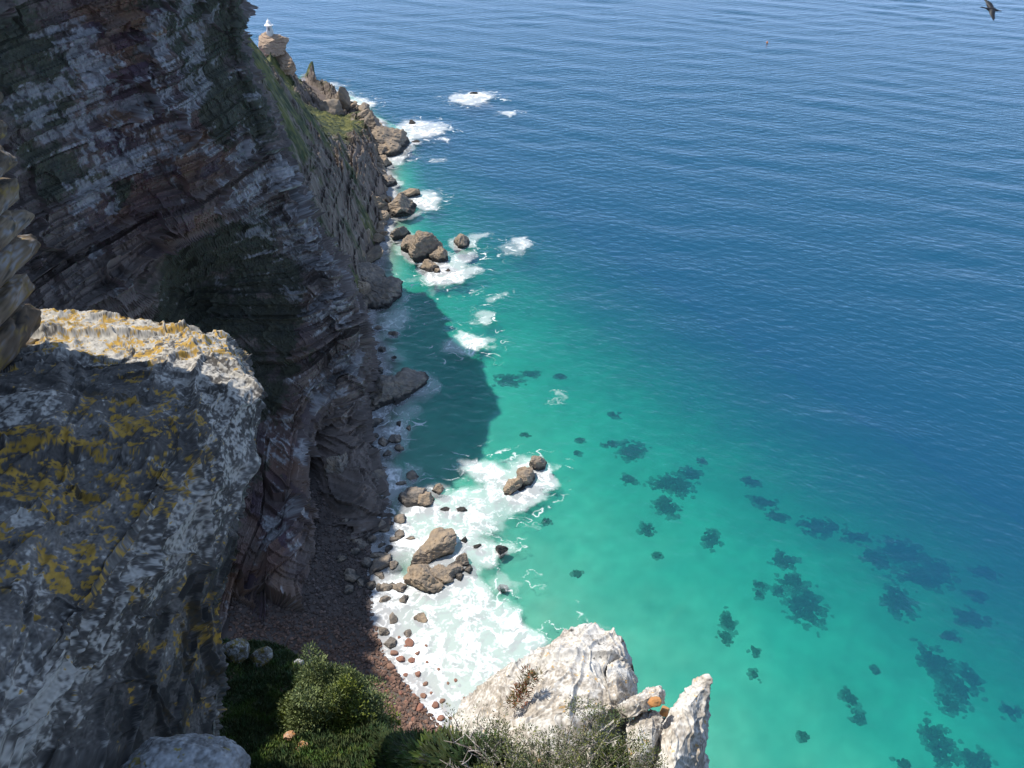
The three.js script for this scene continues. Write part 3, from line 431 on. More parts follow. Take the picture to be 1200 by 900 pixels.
// kelp beds: low ragged mounds of weed on the sand
{
  const L = [[596,445,5,11,6],[622,437,5,7,4],[615,508,4,5,2],[742,527,7,10,8],[715,519,7,6,3],[738,560,6,6,4],[790,565,7.5,14,8],[780,592,6.5,8,7],[760,620,5.5,5,5],[810,553,8,8,5],[834,630,5.5,6,6],[676,671,3.5,3,2],[822,538,8,4,3],[680,515,6,3,2],[676,530,5.5,2.5,2],[880,560,8,7,4],[897,585,8,9,5],[912,602,8,7,4],[962,614,8,13,6],[1005,625,9,9,4],[920,655,7,7,6],[945,705,5.5,10,11],[930,680,6.2,8,6],[914,690,6,4,3],[891,683,6,3.5,2.6],[889,694,5.8,3,2.4],[850,745,4.6,4,4],[853,727,5,4,5],[885,762,4.4,2.6,2.6],[884,790,4,2.6,3],[1060,640,9,16,9],[1085,670,8.5,14,8],[1055,700,7,10,9],[1100,660,9,10,8],[1030,650,9,9,6],[1140,718,8,12,5],[1115,740,6,5,3],[1100,775,5.5,10,9],[1120,800,5,10,8],[1115,820,4.8,6,5],[1140,790,5.4,6,6],[1100,868,4,8,9],[1145,890,4,8,6],[1062,893,3.8,4,3],[1187,828,5,5,3],[996,815,4.4,4,5],[1008,838,4.2,4,3],[941,860,3.6,3,3],[1027,783,5,2.4,2],[1150,690,8,6,4],[1160,660,9,10,4],[640,610,4,3,2],[770,650,5,3,2],[657,440,6,5,3],[720,487,8,5,3]];
  const pts = [[-1.47,-4.6,-291.62],[8.19,-4.7,-296.86],[5.04,-3.4,-253.71],[46.88,-5,-245.79],[38.36,-5,-249.88],[43.62,-4.5,-229.19],[59.9,-5.2,-227.64],[54.84,-4.8,-215.16],[47.06,-4.2,-202.87],[67.27,-5.5,-233.59],[68.11,-4.4,-199.07],[21.01,-3,-182.37],[72.63,-6,-241.44],[26.77,-4.6,-251.48],[24.93,-4.4,-243.58],[89.36,-6.5,-231.38],[91.76,-6,-219.46],[94.49,-6,-212.1],[108.38,-6.5,-207.57],[120.03,-7,-203.56],[90.86,-5,-190.01],[92.61,-4.4,-171.75],[91.07,-4.7,-180.63],[85.71,-4.6,-177.04],[79.98,-4.5,-179.4],[78.48,-4.4,-175.49],[64.25,-3.8,-158.4],[66.24,-3.9,-164.14],[72.03,-3.8,-153.24],[69.79,-3.6,-144.96],[134.37,-7.5,-198.06],[136.78,-7,-186.24],[123.72,-6,-174.77],[142.88,-7.5,-190.39],[123.93,-7,-193.72],[144.81,-7,-169.53],[134.43,-6,-161.64],[125.62,-5.2,-150.4],[127.43,-5,-143.11],[123.75,-4.8,-137.5],[133.85,-5.4,-146.21],[114.7,-4.2,-124.8],[122.63,-4.2,-119.5],[103.49,-3.8,-118.57],[140.28,-5.2,-135.63],[95.24,-4,-138.32],[96.02,-3.9,-132.18],[78.49,-3.4,-126.29],[106.05,-4.4,-147.51],[152.2,-7.5,-179.49],[160.4,-8,-190.84],[11.83,-3,-205.77],[48.3,-4,-190.98],[21.21,-5.5,-296.06],[42.04,-6.5,-269.05]];
  const km = std({ vertexColors: true, roughness: 1 });
  // every bed is a crowd of short weed tufts, thinning out at a ragged edge
  L.forEach((k, i) => {
    const [x, , z] = pts[i], rx = k[3] * 0.62, rz = k[4] * 0.85, r = rng(900 + i), pos = [], col = [], idx = [], N = Math.round(clamp(rx * rz * 20, 90, 1500));
    for (let q = 0; q < N; q++) {
      const t = r() * 6.2832, f = Math.sqrt(r()) * 1.12, e = 1 + 0.8 * fbm(Math.cos(t) * 1.2 + i * 7.7, Math.sin(t) * 1.2, 2.2, 4), X = x + Math.cos(t) * rx * e * f, Z = z + Math.sin(t) * rz * e * f;
      if (fbm(X / 2.6 + i, 4, Z / 2.6, 3) < f * 0.55 - 0.42) continue;
      const fl = bottomY(X, Z), R = 0.5 + 0.6 * r(), h = 0.35 + 0.7 * r() * (1.2 - f * 0.8), b = pos.length / 3, n = 0.75 + 0.5 * r(), c = mixc([0.07 * n, 0.085 * n, 0.065 * n], [0.24, 0.23, 0.18], sm(0.45, 1.05, f * (0.8 + 0.4 * r())) * 0.8);
      pos.push(X + (r() - 0.5) * R, fl + h, Z + (r() - 0.5) * R); col.push(...c);
      for (let w = 0; w < 5; w++) { const u = w / 5 * 6.2832 + r(), d = R * (0.7 + 0.6 * r()); pos.push(X + Math.cos(u) * d, fl - 0.15, Z + Math.sin(u) * d); col.push(...c); idx.push(b, b + 1 + (w + 1) % 5, b + 1 + w); }
    }
    tag(add(new THREE.Mesh(meshOf(pos, idx, col), km), 'kelp_bed'), k[3] * k[4] > 55 ? 'broad dark kelp bed showing through clear turquoise water' : 'small dark kelp clump showing through clear turquoise water', 'kelp', k[3] * k[4] > 55 ? 'broad kelp beds on the sandy bottom' : 'small kelp clumps on the sandy bottom');
  });
}

// ================================================================ THE NEAR SLOPE, JUST BELOW THE TERRACE
const hillTop = [];
{
  const rows = [[[-6.659,196.6,-1.932],[-5.993,194.92,-2.318],[-4.328,194.08,-2.511],[-3.263,193.24,-2.704],[-2.331,193.24,-2.704],[-1.287,194.181,-2.488],[-0.213,199.624,-1.236],[0.426,199.624,-1.236],[1.065,199.624,-1.236],[1.705,199.624,-1.236],[2.754,200.038,-1.141]],[[-10.654,193.284,-4.343],[-8.99,191.82,-4.886],[-6.326,191.088,-5.158],[-4.661,190.355,-5.429],[-3.329,190.355,-5.429],[-1.838,191.527,-4.995],[-0.311,198.151,-2.539],[0.59,198.511,-2.405],[1.475,198.511,-2.405],[2.36,198.511,-2.405],[3.672,199.232,-2.138]],[[-13.318,191.648,-6.368],[-10.987,190.313,-7.005],[-7.991,188.978,-7.642],[-5.827,188.31,-7.96],[-4.162,188.31,-7.96],[-2.205,190.262,-7.03],[-0.361,197.77,-3.449],[0.688,198.098,-3.292],[1.721,198.098,-3.292],[2.623,198.427,-3.135],[4.131,199.084,-2.822]],[[-15.982,190.012,-8.393],[-12.486,189.388,-8.743],[-9.323,187.514,-9.792],[-6.759,186.89,-10.142],[-4.828,186.89,-10.142],[-2.482,189.283,-8.544],[-0.387,197.651,-3.995],[0.741,197.932,-3.804],[1.803,198.061,-3.661],[2.78,198.145,-3.405],[4.36,198.655,-2.905]],[[-17.313,189.604,-9.704],[-13.984,188.419,-10.45],[-10.654,186.051,-11.943],[-7.831,185.103,-12.54],[-5.66,184.866,-12.689],[-3.098,187.155,-10.397],[-0.578,197.299,-4.373],[0.708,197.59,-4.109],[1.869,197.749,-3.75],[2.832,197.93,-3.407],[4.59,198.215,-2.981]],[[-19.977,188.366,-12.018],[-15.982,187.258,-12.82],[-12.319,184.645,-14.938],[-9.323,182.994,-16.15],[-6.925,182.714,-15.946],[-3.431,185.62,-11.791],[-0.713,196.724,-4.746],[0.744,197.253,-4.339],[1.934,197.463,-3.859],[2.937,197.608,-3.49],[4.773,197.833,-3.02]],[[-23.972,184.885,-14.309],[-18.978,183.767,-15.104],[-14.65,180.486,-17.541],[-11.347,178.257,-19.135],[-8.47,177.998,-18.948],[-4.375,181.491,-13.969],[-0.947,194.547,-5.854],[0.839,195.035,-5.417],[2.36,195.26,-4.789],[3.58,195.649,-4.281],[5.966,195.903,-3.675]],[[-47.945,158.058,-30.17],[-39.155,155.711,-31.679],[-28.767,152.19,-33.941],[-22.374,148.67,-36.204],[-16.94,148.152,-35.828],[-9.703,154.445,-28.312],[-2.242,181.03,-12.646],[1.416,181.91,-11.703],[4.458,182.291,-10.398],[7.553,182.948,-9.293],[12.785,183.371,-8.018]],[[-105.007,9.746,-111.534],[-89.497,6.888,-113.166],[-76.015,3.079,-115.342],[-65.77,1.174,-116.43],[-57.534,-0.731,-117.518],[-44.257,-2.521,-116.218],[-26.062,-2.193,-111.512],[-8.605,-1.978,-109.196],[8.401,-0.448,-104.127],[28.685,-0.41,-97.974],[59.931,1.493,-93.176]]];
  const g = sheet(rows, 420, 320, (p) => (205 - p[1] < 45 ? 0.16 * fbm(p[0] / 0.9, p[1] / 0.9, p[2] / 0.9, 4) + 0.05 * fbm(p[0] / 0.15, p[1] / 0.15, p[2] / 0.15, 2) : 2.5 * fbm(p[0] / 9, p[1] / 9, p[2] / 9, 4)),
    (p) => {
      const f = fbm(p[0] / 0.8, p[1] / 0.8, p[2] / 0.8, 4), s = fbm(p[0] / 0.12, p[1] / 0.12, p[2] / 0.12, 2);
      return mixc([0.045, 0.058, 0.022], [0.17, 0.115, 0.07], sm(0.05, 0.35, f)).map((v) => clamp(v * (1 + 0.5 * s), 0.01, 0.5));
    }, false);
  structure(new THREE.Mesh(g, rockMat), 'near_slope');
  const p = g.attributes.position.array; for (let v = 0; v < p.length; v += 3) if (205 - p[v + 1] < 28 && p[v] > -10 && p[v] < 1.5 && p[v + 2] < -4) hillTop.push([p[v], p[v + 1], p[v + 2]]);
}
// lichen-grown sandstone: grey crust, olive and orange lichen, bare dark rock
function lichenTone(scale, zones) {
  return (p) => {
    const x = p[0] / scale, y = p[1] / scale, z = p[2] / scale;
    const f = fbm(x / 0.8, y / 0.8, z / 0.8, 4), g = fbm(x / 0.17 + 5, y / 0.17, z / 0.17, 5), h = fbm(x / 0.055, y / 0.055, z / 0.055, 3);
    const Z = zones(p);
    let c = mixc(Z.rock, Z.rock2 ?? Z.rock, sm(-0.2, 0.3, f)).map((v) => v * (1 + 0.4 * g + 0.5 * h + 0.6 * n3(x / 0.028, y / 0.028, z / 0.028)));
    const crust = sm(-0.16, 0.18, g * 0.8 + f * 0.5 + h * 0.9 + 0.25 * n3(x / 0.03, y / 0.03 + 4, z / 0.03) + Z.crust - 0.5);
    c = mixc(c, (Z.ccol ?? [0.27, 0.28, 0.285]).map((v) => v * (1 + 0.4 * h + 0.3 * g + 0.35 * n3(x / 0.03, y / 0.03, z / 0.03))), crust * 0.92);
    const gy = fbm(x / 0.24 + 31, y / 0.24, z / 0.24, 5), yel = sm(0.0, 0.05, gy + h * 0.8 + Z.yellow - 0.5);
    c = mixc(c, Z.ycol.map((v) => v * (1 + 0.5 * h + 0.6 * fbm(x / 0.1, y / 0.1 + 9, z / 0.1, 2))), yel * 0.95);
    const dk = sm(0.34, 0.44, fbm(x / 0.3 + 71, y / 0.3, z / 0.3, 5) + h * 0.45 + (Z.dark ?? 0));
    c = mixc(c, [0.022, 0.021, 0.018], dk * 0.9);
    return c.map((v) => clamp(v, 0.012, 0.7));
  };
}
// cracks and knobs of close rock, in metres
// beds run along z; joints cut them; broken steps between
function crag(p, s, grain = 0.28, up = 0) {   // up: 1 on a level top, which wears smoother than the broken sides
  const x = p[0] / s, y = p[1] / s, z = p[2] / s, zg = z * grain;
  const w = 0.35 * fbm(x / 1.3, y / 1.3, z / 1.3, 3), q = (y * 0.9 + x * 0.75) / 0.42 + w * 2.2, l = Math.floor(q), f = q - l;
  const step = (v, n) => { const a = v * n, b = Math.floor(a), c = a - b; return (b + sm(0.6, 1, c)) / n; };
  const big = step(fbm(x / 0.9 + 2, y / 0.9, zg / 0.5, 3) + 0.25 * fbm(x / 0.3, y / 0.3, z / 0.5, 2), 4), mid = step(fbm(x / 0.35 + 7, y / 0.35, zg / 0.25, 3), 3);
  const joint = 1 - sm(0, 0.06, Math.abs(n3(x / 0.9 + 3, y / 0.9, z / 0.8))), groove = 1 - sm(0, 0.10, Math.min(f, 1 - f));
  const k = 1 - 0.8 * up, wob = 0.10 * fbm(x / 0.6, y / 0.6, z / 0.6, 3);
  // fractures: the rock is split along its beds and across them, and the blocks have shifted
  let split = 0;
  for (const [v, gap, sd] of [[(0.8 * x + 0.6 * y) + wob, 0.62, 3], [(0.3 * x + 0.25 * y + 0.92 * z) + wob, 1.15, 8], [(-0.55 * x + 0.83 * y + 0.1 * z) + wob, 0.9, 5]]) {
    const a = v / gap, b = Math.floor(a), fr = (a - b) + 0, e = Math.min(fr, 1 - fr) * gap; split += (mix(h2(b - 1, sd), h2(b, sd), sm(0, 0.11 / gap, fr)) - 0.5) * 0.13 - 0.055 * (1 - sm(0, 0.045, e)) * (0.3 + h2(b + (fr > 0.5 ? 1 : 0), sd + 1));
  }
  return s * (split * (1 - 0.3 * up) + k * (0.12 * big + 0.04 * mid + 0.05 * (h2(l, 7) - 0.5) - 0.045 * groove * (0.3 + h2(l, 3))) + up * (0.15 * step(fbm(x / 0.7, y / 0.7, z / 0.7, 3), 5) + 0.05 * fbm(x / 0.35, y / 0.35, z / 0.35, 4)) - 0.05 * joint + 0.03 * fbm(x / 0.22, y / 0.22, z / 0.3, 4) + 0.011 * fbm(x / 0.07, y / 0.07, z / 0.09, 3));
}
{
  // big boulder, its broad top in the shade of the outcrop but for a strip along the far edge
  const rows = [[[-18.85,189.929,-13.772],[-15.162,191.059,-12.739],[-12.191,192.19,-11.706],[-9.21,193.448,-10.766],[-8.575,193.448,-10.766],[-7.622,193.448,-10.766],[-6.818,193.598,-10.627],[-6.147,193.821,-10.419],[-5.504,194.119,-10.141],[-5.164,194.417,-9.863],[-5.163,194.334,-9.556]],[[-16.965,193.376,-13.804],[-13.769,194.011,-12.782],[-10.972,194.929,-11.595],[-8.319,195.727,-10.568],[-7.69,195.793,-10.492],[-6.786,195.859,-10.417],[-6.105,195.869,-10.3],[-5.573,195.935,-10.225],[-5.011,196.124,-10.115],[-4.769,196.301,-10.119],[-4.91,196.058,-10.19]],[[-16.023,196.276,-14.675],[-12.703,197.046,-13.38],[-10.04,197.815,-12.085],[-7.487,198.471,-10.831],[-6.86,198.575,-10.659],[-5.999,198.719,-10.516],[-5.454,198.67,-10.357],[-4.917,198.683,-10.243],[-4.352,198.67,-9.987],[-4.155,198.504,-10.113],[-4.64,197.346,-11.002]],[[-13.195,197.235,-11.663],[-10.327,198.012,-10.497],[-8.319,198.614,-9.699],[-6.761,198.99,-9.23],[-6.086,199.027,-9.133],[-5.262,199.048,-8.901],[-4.625,199.055,-8.659],[-4.105,199.033,-8.767],[-3.741,198.917,-9.177],[-3.684,198.489,-9.608],[-4.262,197.467,-10.596]],[[-11.31,197.748,-9.564],[-8.905,198.594,-8.448],[-7.329,199.077,-7.81],[-5.966,199.5,-7.252],[-5.372,199.44,-7.332],[-4.815,199.319,-7.492],[-4.327,199.198,-7.651],[-3.846,199.138,-7.731],[-3.256,198.666,-8.624],[-3.553,197.893,-9.175],[-4.155,196.82,-10.126]],[[-9.802,197.939,-7.725],[-7.729,198.754,-6.834],[-6.282,199.297,-6.239],[-5.274,199.704,-5.794],[-4.775,199.636,-5.868],[-4.315,199.5,-6.017],[-3.826,199.399,-6.19],[-3.454,199.268,-6.466],[-3.239,198.268,-7.593],[-3.557,197.377,-8.306],[-4.368,196.066,-9.578]],[[-8.483,198.218,-6.197],[-6.884,198.972,-5.509],[-5.606,199.574,-4.958],[-4.807,199.858,-4.793],[-4.446,199.783,-4.862],[-4.073,199.738,-4.953],[-3.715,199.546,-5.185],[-3.452,199.303,-5.502],[-3.449,198.069,-6.46],[-3.673,196.906,-7.469],[-4.492,195.505,-8.676]],[[-7.54,198.242,-4.979],[-6.096,199.145,-4.399],[-5.114,199.7,-4.06],[-4.446,199.917,-3.971],[-4.26,199.835,-4.035],[-3.934,199.833,-4.156],[-3.706,199.646,-4.392],[-3.491,199.403,-4.709],[-3.683,198.169,-5.42],[-3.729,196.689,-6.817],[-4.524,195.149,-7.923]],[[-6.786,198.321,-4.047],[-5.573,199.116,-3.636],[-4.775,199.625,-3.388],[-4.131,199.945,-3.249],[-3.971,199.902,-3.341],[-3.803,199.908,-3.47],[-3.687,199.721,-3.704],[-3.541,199.53,-3.937],[-3.8,198.316,-4.538],[-3.408,196.457,-6.03],[-4.364,194.652,-7.191]],[[-6.221,198.221,-3.233],[-5.138,199.038,-2.961],[-4.37,199.633,-2.775],[-3.866,199.973,-2.652],[-3.729,199.918,-2.735],[-3.638,199.952,-2.884],[-3.606,199.853,-3.059],[-3.565,199.658,-3.288],[-3.888,198.474,-3.787],[-3.274,196.265,-5.273],[-4.302,194.144,-6.451]],[[-5.938,197.903,-2.631],[-4.934,198.738,-2.372],[-4.232,199.382,-2.222],[-3.659,199.9,-2.104],[-3.59,199.871,-2.207],[-3.514,199.846,-2.312],[-3.501,199.72,-2.468],[-3.541,199.499,-2.678],[-3.747,198.53,-2.963],[-3.137,195.925,-4.284],[-4.17,193.611,-5.322]],[[-5.655,197.495,-1.964],[-4.758,198.246,-1.767],[-4.149,198.746,-1.636],[-3.582,199.246,-1.506],[-3.515,199.199,-1.595],[-3.442,199.155,-1.687],[-3.432,198.994,-1.817],[-3.409,198.84,-1.952],[-3.627,197.744,-2.144],[-3.172,194.599,-3.074],[-4.127,192.18,-3.788]]];
  const YEL = [[-3.919,198.947,-6.109,0.55],[-4.481,199.635,-6.114,0.6],[-3.803,199.411,-5.21,0.5],[-3.959,199.572,-4.585,0.5],[-3.885,199.039,-7.535,0.5],[-4.672,199.18,-7.514,0.4],[-4.516,199.588,-5.462,0.5],[-4.26,199.517,-5.534,0.5],[-3.629,198.906,-6.944,0.45],[-3.786,199.171,-6.642,0.5],[-4.053,199.268,-6.466,0.5],[-3.524,198.64,-5.268,0.3],[-3.688,196.884,-6.464,0.6],[-3.582,197.229,-5.726,0.6],[-4.932,199.571,-6.315,0.4],[-4.2,199.433,-6.091,0.45],[-3.983,199.574,-4.958,0.4]];
  const PALE = [[-3.596,198.741,-8.802,0.5],[-3.605,198.751,-8.068,0.55],[-3.442,198.721,-7.304,0.55],[-3.534,198.601,-6.723,0.5],[-3.606,198.588,-6.219,0.5],[-3.612,198.753,-5.597,0.5],[-3.676,198.734,-5.089,0.45],[-3.688,198.918,-4.481,0.45],[-3.651,199.097,-3.869,0.45],[-3.679,199.156,-3.541,0.4],[-5.278,199.44,-7.332,0.35],[-5.229,199.536,-6.907,0.35],[-4.397,199.73,-5.318,0.25],[-3.971,199.65,-4.519,0.25]];
  const BLACK = [[-3.662,197.532,-8.171,0.5],[-3.67,197.452,-7.618,0.5],[-3.688,197.216,-6.705,0.6],[-3.786,197.209,-6.206,0.6],[-3.611,196.826,-5.68,0.6],[-3.877,197.45,-5.145,0.6],[-3.934,197.579,-4.497,0.6],[-3.688,196.652,-5.059,0.6],[-5.02,199.122,-8.09,0.5],[-5.532,199.122,-8.09,0.4],[-4.273,199.138,-7.731,0.3]];
  const zones = (p) => {
    const y = Math.min(1, YEL.reduce((s, c) => s + blob(p, c), 0)), w = Math.min(1, PALE.reduce((s, c) => s + blob(p, c), 0)), b = Math.min(1, BLACK.reduce((s, c) => s + blob(p, c), 0));
    // lichen crust covers the far ledge; its near limit wanders
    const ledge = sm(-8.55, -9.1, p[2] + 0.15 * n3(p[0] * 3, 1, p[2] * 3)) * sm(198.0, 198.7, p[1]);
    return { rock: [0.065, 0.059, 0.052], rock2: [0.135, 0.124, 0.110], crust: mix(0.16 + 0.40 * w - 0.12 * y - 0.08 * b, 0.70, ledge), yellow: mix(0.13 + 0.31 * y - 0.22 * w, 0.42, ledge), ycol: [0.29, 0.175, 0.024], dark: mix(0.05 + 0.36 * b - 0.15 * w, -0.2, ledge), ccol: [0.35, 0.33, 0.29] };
  };
  const tone = lichenTone(1, zones);
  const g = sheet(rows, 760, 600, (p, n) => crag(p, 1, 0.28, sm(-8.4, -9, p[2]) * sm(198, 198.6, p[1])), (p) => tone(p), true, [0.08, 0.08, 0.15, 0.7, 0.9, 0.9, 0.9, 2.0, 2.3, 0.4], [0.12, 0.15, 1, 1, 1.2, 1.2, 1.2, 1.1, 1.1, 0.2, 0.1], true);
  tag(add(new THREE.Mesh(g, rockMat), 'lichen_boulder'), 'huge grey boulder crusted with olive and orange lichen, its far ledge sunlit', 'boulder');
}
// outcrop of stacked sandstone slabs that shades the boulder
{
  const o = add(new THREE.Group(), 'slab_outcrop'); tag(o, 'outcrop of stacked weathered sandstone slabs above the lichen-grown boulder', 'outcrop');
  o.position.set(-6, 198, -9);
  const r = rng(61), ends = [[-6.28,198.57,-9.35],[-6.11,199.11,-9.3],[-5.98,199.69,-9.25],[-5.91,200.11,-9.3],[-5.76,200.58,-9.25],[-5.69,200.94,-9.3],[-5.63,201.33,-9.25],[-5.6,201.68,-9.25],[-5.53,202.04,-9.2],[-5.57,202.36,-9.2]];
  let yTop = 0;
  const slab = (xr, zf, y0, y1, i) => {
    const w = 7.5 - (i % 3) * 0.4, dp = 9.5, th = y1 - y0, nx = 70, ny = 14, nz = 60, gs = new THREE.BoxGeometry(w, th, dp, nx, ny, nz), p = gs.attributes.position.array;
    const map = new Map(), pos = [], idx = [], src = gs.index.array, re = new Uint32Array(p.length / 3);
    for (let v = 0; v < p.length / 3; v++) { const k = `${Math.round(p[v * 3] * 1000)},${Math.round(p[v * 3 + 1] * 1000)},${Math.round(p[v * 3 + 2] * 1000)}`; let q = map.get(k); if (q === undefined) { q = pos.length / 3; map.set(k, q); pos.push(p[v * 3], p[v * 3 + 1], p[v * 3 + 2]); } re[v] = q; }
    for (const v of src) idx.push(re[v]);
    const col = [], tone = lichenTone(1, (q) => ({ rock: [0.10, 0.072, 0.045], rock2: [0.20, 0.15, 0.095], crust: 0.22 + 0.12 * h2(i, 4), yellow: 0.12 + 0.2 * h2(i, 9), ycol: [0.17, 0.115, 0.03], dark: 0.08, ccol: [0.2, 0.2, 0.2] }));
    for (let v = 0; v < pos.length; v += 3) {
      let [x, y, z] = [pos[v], pos[v + 1], pos[v + 2]];
      // rounded end faces
      x = w / 2 - w * Math.pow(clamp(0.5 - x / w, 0, 1), 1.7); z = -dp / 2 + dp * Math.pow(clamp(0.5 + z / dp, 0, 1), 1.7);   // finer towards the end that shows
      const ex = Math.max(0, Math.abs(x) - (w / 2 - th * 0.55)) / (th * 0.55), ez = Math.max(0, Math.abs(z) - (dp / 2 - th * 0.55)) / (th * 0.55), ey = Math.abs(y) / (th / 2);
      const rr = Math.max(ex, ez), k = 1 - 0.30 * rr * rr * ey * ey; y *= k; x *= 1 - 0.02 * ey * ey; z *= 1 - 0.012 * ey * ey;
      const W = [xr - w / 2 + x, (y0 + y1) / 2 + y, zf + dp / 2 + z], s = Math.sign(x || 1);
      const n = 0.6 * crag([W[0] + i * 7, W[1], W[2]], 0.6) + 0.10 * fbm(W[0] / 0.9 + i * 3, W[1] / 0.7, W[2] / 0.9, 5) + 0.09 * fbm(W[0] / 0.2, W[1] / 0.2, W[2] / 0.2, 4);
      W[0] += n * (Math.abs(x) > w / 2 - 0.4 ? s : 0.2); W[2] += n * (Math.abs(z) > dp / 2 - 0.4 ? Math.sign(z) : 0.2); W[1] += 0.5 * n + (W[0] + 6) * 0.05;
      const c = tone(W); col.push(...c); pos[v] = W[0] + 6; pos[v + 1] = W[1] - 198; pos[v + 2] = W[2] + 9;
    }
    const m = add(new THREE.Mesh(meshOf(pos, idx, col), rockMat), 'slab', o); return m;
  };
  for (let i = 0; i < ends.length; i++) { const e = ends[i], up = ends[i + 1] ?? [e[0], e[1] + 0.55, e[2]]; slab(e[0], e[2], e[1] + 0.02, up[1] - 0.015, i); yTop = up[1]; }
  for (let i = 10; i < 14; i++) slab(ends[9][0] - 0.05 * (i - 9), ends[9][2], yTop + (i - 10) * 0.6 - 0.02, yTop + (i - 9) * 0.6 + 0.04, i);
}
// boulders and stones on the near slope
function nearRock(name, at, size, turn, seed, label, zones, detail = 40, opt = {}) {
  const m = add(new THREE.Mesh(block(seed, detail, size, { tone: lichenTone(1, zones), rough: 0.10, bed: 0.02, planes: 9, ...opt }), rockMat), name);
  m.position.set(at[0], at[1], at[2]); m.rotation.y = turn; return tag(m, label, 'rock');
}
const greyZone = () => ({ rock: [0.16, 0.16, 0.155], rock2: [0.28, 0.28, 0.27], crust: 0.50, yellow: 0.12, ycol: [0.2, 0.16, 0.04], dark: -0.03 });
const warmZone = () => ({ rock: [0.36, 0.20, 0.11], rock2: [0.42, 0.27, 0.17], crust: 0.2, yellow: 0.25, ycol: [0.45, 0.2, 0.04], dark: -0.2 });
const mossZone = () => ({ rock: [0.12, 0.11, 0.09], rock2: [0.2, 0.19, 0.17], crust: 0.42, yellow: 0.45, ycol: [0.11, 0.085, 0.015], dark: 0 });
nearRock('grey_boulder', [-2.934,197.756,-3.883], [0.62,0.46,0.5], 0.4, 401, 'smooth pale grey boulder below the lichen-grown boulder', greyZone, 60, { planes: 6, sharp: 0.45 });
nearRock('ledge_rock', [-8.199,184.033,-15.298], [0.44,0.52,0.42], 0.2, 402, 'white-capped mossy rock at top of the shaded grass', mossZone, 30);
nearRock('ledge_rock', [-7.543,183.709,-15.383], [0.39,0.23,0.31], 0.9, 403, 'low white-edged rock beside the white-capped mossy rock', mossZone, 30);
nearRock('ledge_rock', [-6.526,182.949,-15.474], [0.29,0.39,0.26], 0.5, 404, 'small pale rock where shaded grass meets the tall bush', greyZone, 24);
nearRock('orange_rock', [-5.423,186.155,-11.376], [0.14,0.12,0.14], 0.5, 405, 'small orange-brown rock beside the tall bush', warmZone, 20);
nearRock('orange_rock', [-5.02,186.376,-10.894], [0.26,0.10,0.20], 1.5, 406, 'flat brown rock in sunlit grass by the tall bush', warmZone, 20);
// shoulder of the same cliff, left of the boulder: its crest throws the shade that lies on the grass
{
  const crest = [[-9.8, 197, -10.3], [-11.2, 197, -12.5], [-12.8, 197, -15.9], [-14.4, 197, -19.2], [-15.6, 196, -21.6]];
  const rows = [[-9, -9], [-4.5, -1], [-1.2, 0.3], [0, 0], [0.5, -1.5], [1, -5], [2, -13]].map(([dx, dy]) => crest.map((c) => [c[0] + dx, c[1] + dy, c[2]]));
  const g = sheet(rows, 110, 90, (p) => crag(p, 1.3), lichenTone(1.5, () => ({ rock: [0.07, 0.065, 0.06], rock2: [0.14, 0.13, 0.12], crust: 0.4, yellow: 0.3, ycol: [0.11, 0.08, 0.015], dark: 0.03 })), false);
  tag(add(new THREE.Mesh(g, rockMat), 'cliff_shoulder'), 'grey lichen-spotted cliff shoulder beyond the lichen boulder, shading the grass', 'cliff');
}

